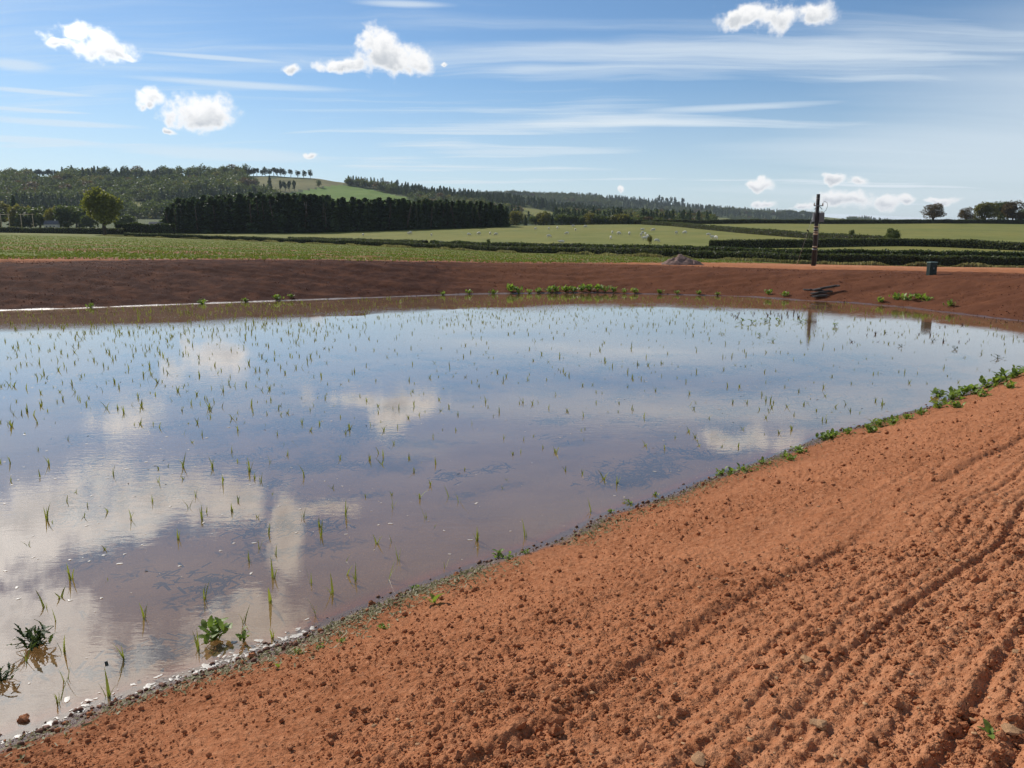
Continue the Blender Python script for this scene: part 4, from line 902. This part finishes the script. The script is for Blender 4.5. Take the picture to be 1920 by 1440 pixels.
# ------------------------------------------------------------------ plants at the water's edge
def leaf_mesh(seed, m, lobes=5, cut=.35, width=.38):
    """a bent leaf with a toothed edge, one unit long"""
    g_ = random.Random(seed); V_ = []; F_ = []; k = 9
    for i in range(k + 1):
        t = i / k; w = width * math.sin(math.pi * min(1, .08 + t * .92)) ** .8 * (1 - cut * (i % 2)) + .01; zz = .35 * t - .42 * t * t
        V_ += [(t, -w, zz + .10 * w), (t, 0, zz - .02), (t, w, zz + .10 * w)]
    for i in range(k):
        a = 3 * i; F_ += [(a, a+1, a+4, a+3), (a+1, a+2, a+5, a+4)]
    b = MB(); b.add(V_, F_); return b.mesh('leaf', m, True)
LV = [leaf_mesh(i, M_WEED, cut=.15 + .06 * i, width=.26 + .04 * (i % 3)) for i in range(5)]; LD = [leaf_mesh(i + 9, M_DARKWEED, cut=.5, width=.16) for i in range(4)]
def weed(label, p, size, nl, kind=LV, group=None, name='weed_plant', up=(.2, 1.1), cat='plant', bushy=False):
    g_ = random.Random(int(p.x * 977 + p.y * 131)); o = thing(name, label, cat, p, g_.uniform(0, 6.28), None, group); sb = MB()
    for i in range(nl):
        L = size * g_.uniform(.5, 1.1) * (.5 if bushy else 1); q_ = (.42 if bushy is True else bushy) if bushy else .12
        lp = (g_.gauss(0, .6) * q_ * size, g_.gauss(0, .6) * q_ * size, size * g_.uniform(.05, .4 if bushy else .15)); sb.tube([(0, 0, -.01), (lp[0] * .5, lp[1] * .5, lp[2] * .75), lp], [size * .022, size * .018, size * .012], 4, False)
        c = link('leaf', kind[g_.randrange(len(kind))], o, lp, 0, L); c.rotation_euler = (g_.uniform(-.3, .3), -g_.uniform(*up), i * 2.4 + g_.uniform(-.3, .3))
    link('stems', sb.mesh('stems', kind[0].materials[0], True), o)
    return o
def wl(px, py): x, y = water_pt(px, py); return Vector((x, y, max(0, zland(x, y))))
weed('leafy bright green dock plant growing out of the near shallows', wl(402,1198), .27, 24, bushy=.30, up=(.2, 1.2)); weed('small bright green dock plant beside the larger one', wl(457,1203), .16, 12, bushy=.25, up=(.3, 1.2))
weed('dark bushy feathery weed standing in the water', wl(68,1210), .24, 46, LD, up=(.1, 1.4), bushy=True); weed('dark weed half cut off by the left picture edge', wl(2,1275), .18, 26, LD, bushy=True)
weed('two-leaved pale seedling on the soil just above the waterline', nhit(815,1136), .14, 3, up=(.6, 1.0)); weed('single broad grey-green leaf on the soil by the waterline', nhit(520,1252), .09, 2, up=(.7, 1.1))
weed('tiny green sprig on the raked soil near the bottom corner', nhit(1857,1375), .06, 6)
EDGE = [(640,1205,.07),(720,1178,.09),(600,1215,.07),(560,1225,.08),(775,1108,.10),(935,1048,.16),(955,1052,.12),(985,1040,.10),(1180,945,.14),(1145,962,.10),(1230,930,.12),(1350,893,.20),(1372,893,.22),(1400,886,.20),(1430,872,.15),(1470,858,.16),(1500,850,.20),(1480,865,.14),(1545,826,.24),(1560,822,.24),(1590,815,.18),(1630,812,.24),(1652,800,.26),(1675,795,.22),(1700,786,.18),(1725,778,.2),(1760,765,.28),(1762,745,.30),(1785,750,.34),(1805,742,.36),(1830,738,.32),(1850,728,.34),(1868,722,.36),(1885,712,.36),(1905,708,.36),(1918,698,.34),(1790,765,.22),(1840,745,.26),(1890,730,.26)]
for i, (px, py, sz) in enumerate(EDGE):
    p = nhit(px, py); weed(nth(sorted(EDGE).index((px, py, sz)) + 1) + (' low green weed from the left along the near waterline' if px < 1700 else ' weed from the left along the near waterline, in its lush right end'), p, sz * (.8 if px < 1480 else .95), 18 if px < 1480 else 24, LV, 'weeds along the near waterline', bushy=True)
for i, (px, py, sz) in enumerate([(1790,655,.2),(1748,640,.2),(1870,672,.25),(1690,650,.16),(1660,625,.14),(1450,640,.2),(1425,630,.2),(1390,605,.3),(1410,606,.3),(1435,603,.3),(1460,604,.3),(1565,612,.3),(1500,604,.3)]):
    x, y = water_pt(px, py); weed('small leafy weed floating out in the far part of the pond', Vector((x, y, 0)), sz, 8, LV if i > 4 else LD, 'floating weeds in the pond', name='floating_weed', up=(.05, .6), bushy=True)
for i in range(60):
    px = random.choice([random.uniform(1370, 1500), random.uniform(1590, 1830), random.uniform(1840, 1915)]); py = random.uniform(584, 596) if px < 1500 else (random.uniform(610, 650) if px < 1830 else random.uniform(590, 620))
    x, y = water_pt(px, py); sz = random.uniform(.10, .22)
    m_ = TUFTS[i % 12].copy() if i < 12 else None
    if m_: m_.materials.clear(); m_.materials.append(M_BROWN); TUFTS.append(m_)
    link('dead_weed', TUFTS[12 + i % 12], None, (x, y, -.02), random.uniform(0, 6.28), (sz * 1.3, sz * 1.3, sz), label='dark brown dead weed sticking out of the water near the far shore', category='weed', group='dead weeds near the far shore')
FARW = [(830,553,.3),(880,551,.35),(925,551,.4),(958,548,.75),(972,550,.5),(992,550,.4),(1010,549,.45),(1030,549,.5),(1042,547,.5),(1060,547,.55),(1075,547,.5),(1090,546,.55),(1105,546,.6),(1120,546,.55),(1135,547,.5),(1150,548,.5),(1170,549,.4),(1190,549,.4),(1235,550,.4),(1270,551,.3),(1310,552,.35),(1345,554,.3),(1440,552,.4),(1470,556,.4),(1680,563,.45),(1700,565,.55),(1722,562,.5),(1740,566,.4),(1650,567,.4),(1780,575,.4),(380,570,.4),(520,562,.4),(545,558,.3),(460,566,.3),(170,577,.3)]
for px, py, sz in FARW:
    p = hit(px, py, 15); weed(nth(sorted(FARW).index((px, py, sz)) + 1) + ' from the left of the bright green weed clumps along the far shore', p, sz * 1.0, 24, LV, 'weed clumps along the far shore', up=(.3, 1.4), bushy=True)
# dry clippings and small sprouts along the waterline
n = 9000; q = g.uniform(2.2, len(near_sh) - 3.01, n); i0 = q.astype(int); f_ = (q - i0)[:, None]; P = NS[i0] * (1 - f_) + NS[i0 + 1] * f_; off_ = np.abs(g.normal(size=n)) * .26 + .06; P = P + nrm_ * off_[:, None]
ok = g.uniform(0, 1, n) < np.clip(.45 + 1.6 * fbm(P[:, 0] * .9, P[:, 1] * .9, 99, 3), 0, 1); P = P[ok]; zc, sp, nr = bankz(P[:, 0], P[:, 1]); n = len(P)
C = np.stack([P[:, 0], P[:, 1], zc + .014], 1); a_ = g.uniform(0, 6.28, n); A_ = np.stack([np.cos(a_), np.sin(a_), g.normal(size=n) * .35], 1) * g.uniform(.008, .032, (n, 1)); B_ = np.stack([-np.sin(a_), np.cos(a_), g.normal(size=n) * .3], 1) * g.uniform(.002, .007, (n, 1))
qv = quads(C, A_, B_); link('dry_clippings', mesh('dry_clippings', qv[0], qv[1], M_STRAW), kind='stuff', label='dry grassy scraps strewn along the near waterline', category='clippings')
# sprouting crop: tufts in drilled rows
n = 60000; Yp = 50 + 170 * g.uniform(0, 1, n) ** 1.7; up_ = g.uniform(-.75, .32, n); Xp = up_ * Yp; qq = Yp * .92 + Xp * .30; qq = np.round(qq / .8) * .8 + g.normal(size=n) * .08; Yp = (qq - Xp * .30) / .92
cb = np.interp(Xp / Yp, U([-900,0,300,600,950,1100,1250,1400,1500,1800]), [52,52,52,55,58,62,72,88,99,140]); hb = np.interp(Xp / Yp, RINGS[3][0], RINGS[3][1])
ok = (Yp > cb + g.uniform(-2, 3, n)) & (Yp < hb - 2); C = np.stack([Xp, Yp, land(Xp, Yp)[0] + .05], 1)[ok]; n = len(C)
a_ = g.uniform(0, 6.28, n); A_ = np.stack([np.cos(a_), np.sin(a_), a_ * 0], 1) * g.uniform(.025, .06, (n, 1)); B_ = np.stack([g.normal(size=n) * .02, g.normal(size=n) * .02, g.uniform(.025, .055, n)], 1)
M_SPROUT = leaf_material('crop_sprouts', (.10, .13, .017), (.16, .19, .03), .3); qv = quads(C, A_, B_); link('crop_sprouts', mesh('crop_sprouts', qv[0], qv[1], M_SPROUT), kind='stuff', label='low green crop sprouts in drilled rows', category='crop')

# pale rough grass along the foot of the long hedge
M_STRAWGRASS = leaf_material('straw_verge', (.20, .17, .065), (.30, .27, .12), .3)
LP_ = linepts([200,240,300,400,500,600,700,800,950,1100,1250,1400,1500,1600,1750,1920,2300], -.6); L_ = np.array([(q.x, q.y) for q in LP_]); d_ = np.r_[0, np.cumsum(np.hypot(*np.diff(L_, axis=0).T))]
n = 16000; t_ = g.uniform(0, d_[-1], n); Xp = np.interp(t_, d_, L_[:, 0]); Yp = np.interp(t_, d_, L_[:, 1]) - np.abs(g.normal(size=n)) * 1.0 * np.clip(.6 + 1.5 * vnoise(t_ / 9, t_ * 0, 66), .1, 1.5)
hh_ = g.uniform(.08, .30, n) * np.clip(.7 + 1.2 * vnoise(t_ / 3, t_ * 0, 67), .2, 1.3); C = np.stack([Xp, Yp, land(Xp, Yp)[0] + hh_ * .8], 1); a_ = g.uniform(0, 6.28, n)
A_ = np.stack([np.cos(a_), np.sin(a_), a_ * 0], 1) * g.uniform(.03, .12, (n, 1)); B_ = np.stack([g.normal(size=n) * .03, g.normal(size=n) * .03, hh_], 1); qv = quads(C, A_, B_)
link('verge_grass', mesh('verge_grass', qv[0], qv[1], M_STRAWGRASS), kind='stuff', label='pale rough grass along the foot of the long hedge', category='grass')

# ------------------------------------------------------------------ air
hb_ = MB(); hb_.box((0, 0, 60), (36000, 20000, 264))
m, N, o = mat('air'); pv = N.new('ShaderNodeVolumePrincipled'); pv.inputs['Color'].default_value = (.78, .88, 1, 1); pv.inputs['Density'].default_value = .00007; pv.inputs['Anisotropy'].default_value = 0.0
N.l.new(pv.outputs[0], o.inputs['Volume']); link('haze', hb_.mesh('haze', m), kind='stuff')
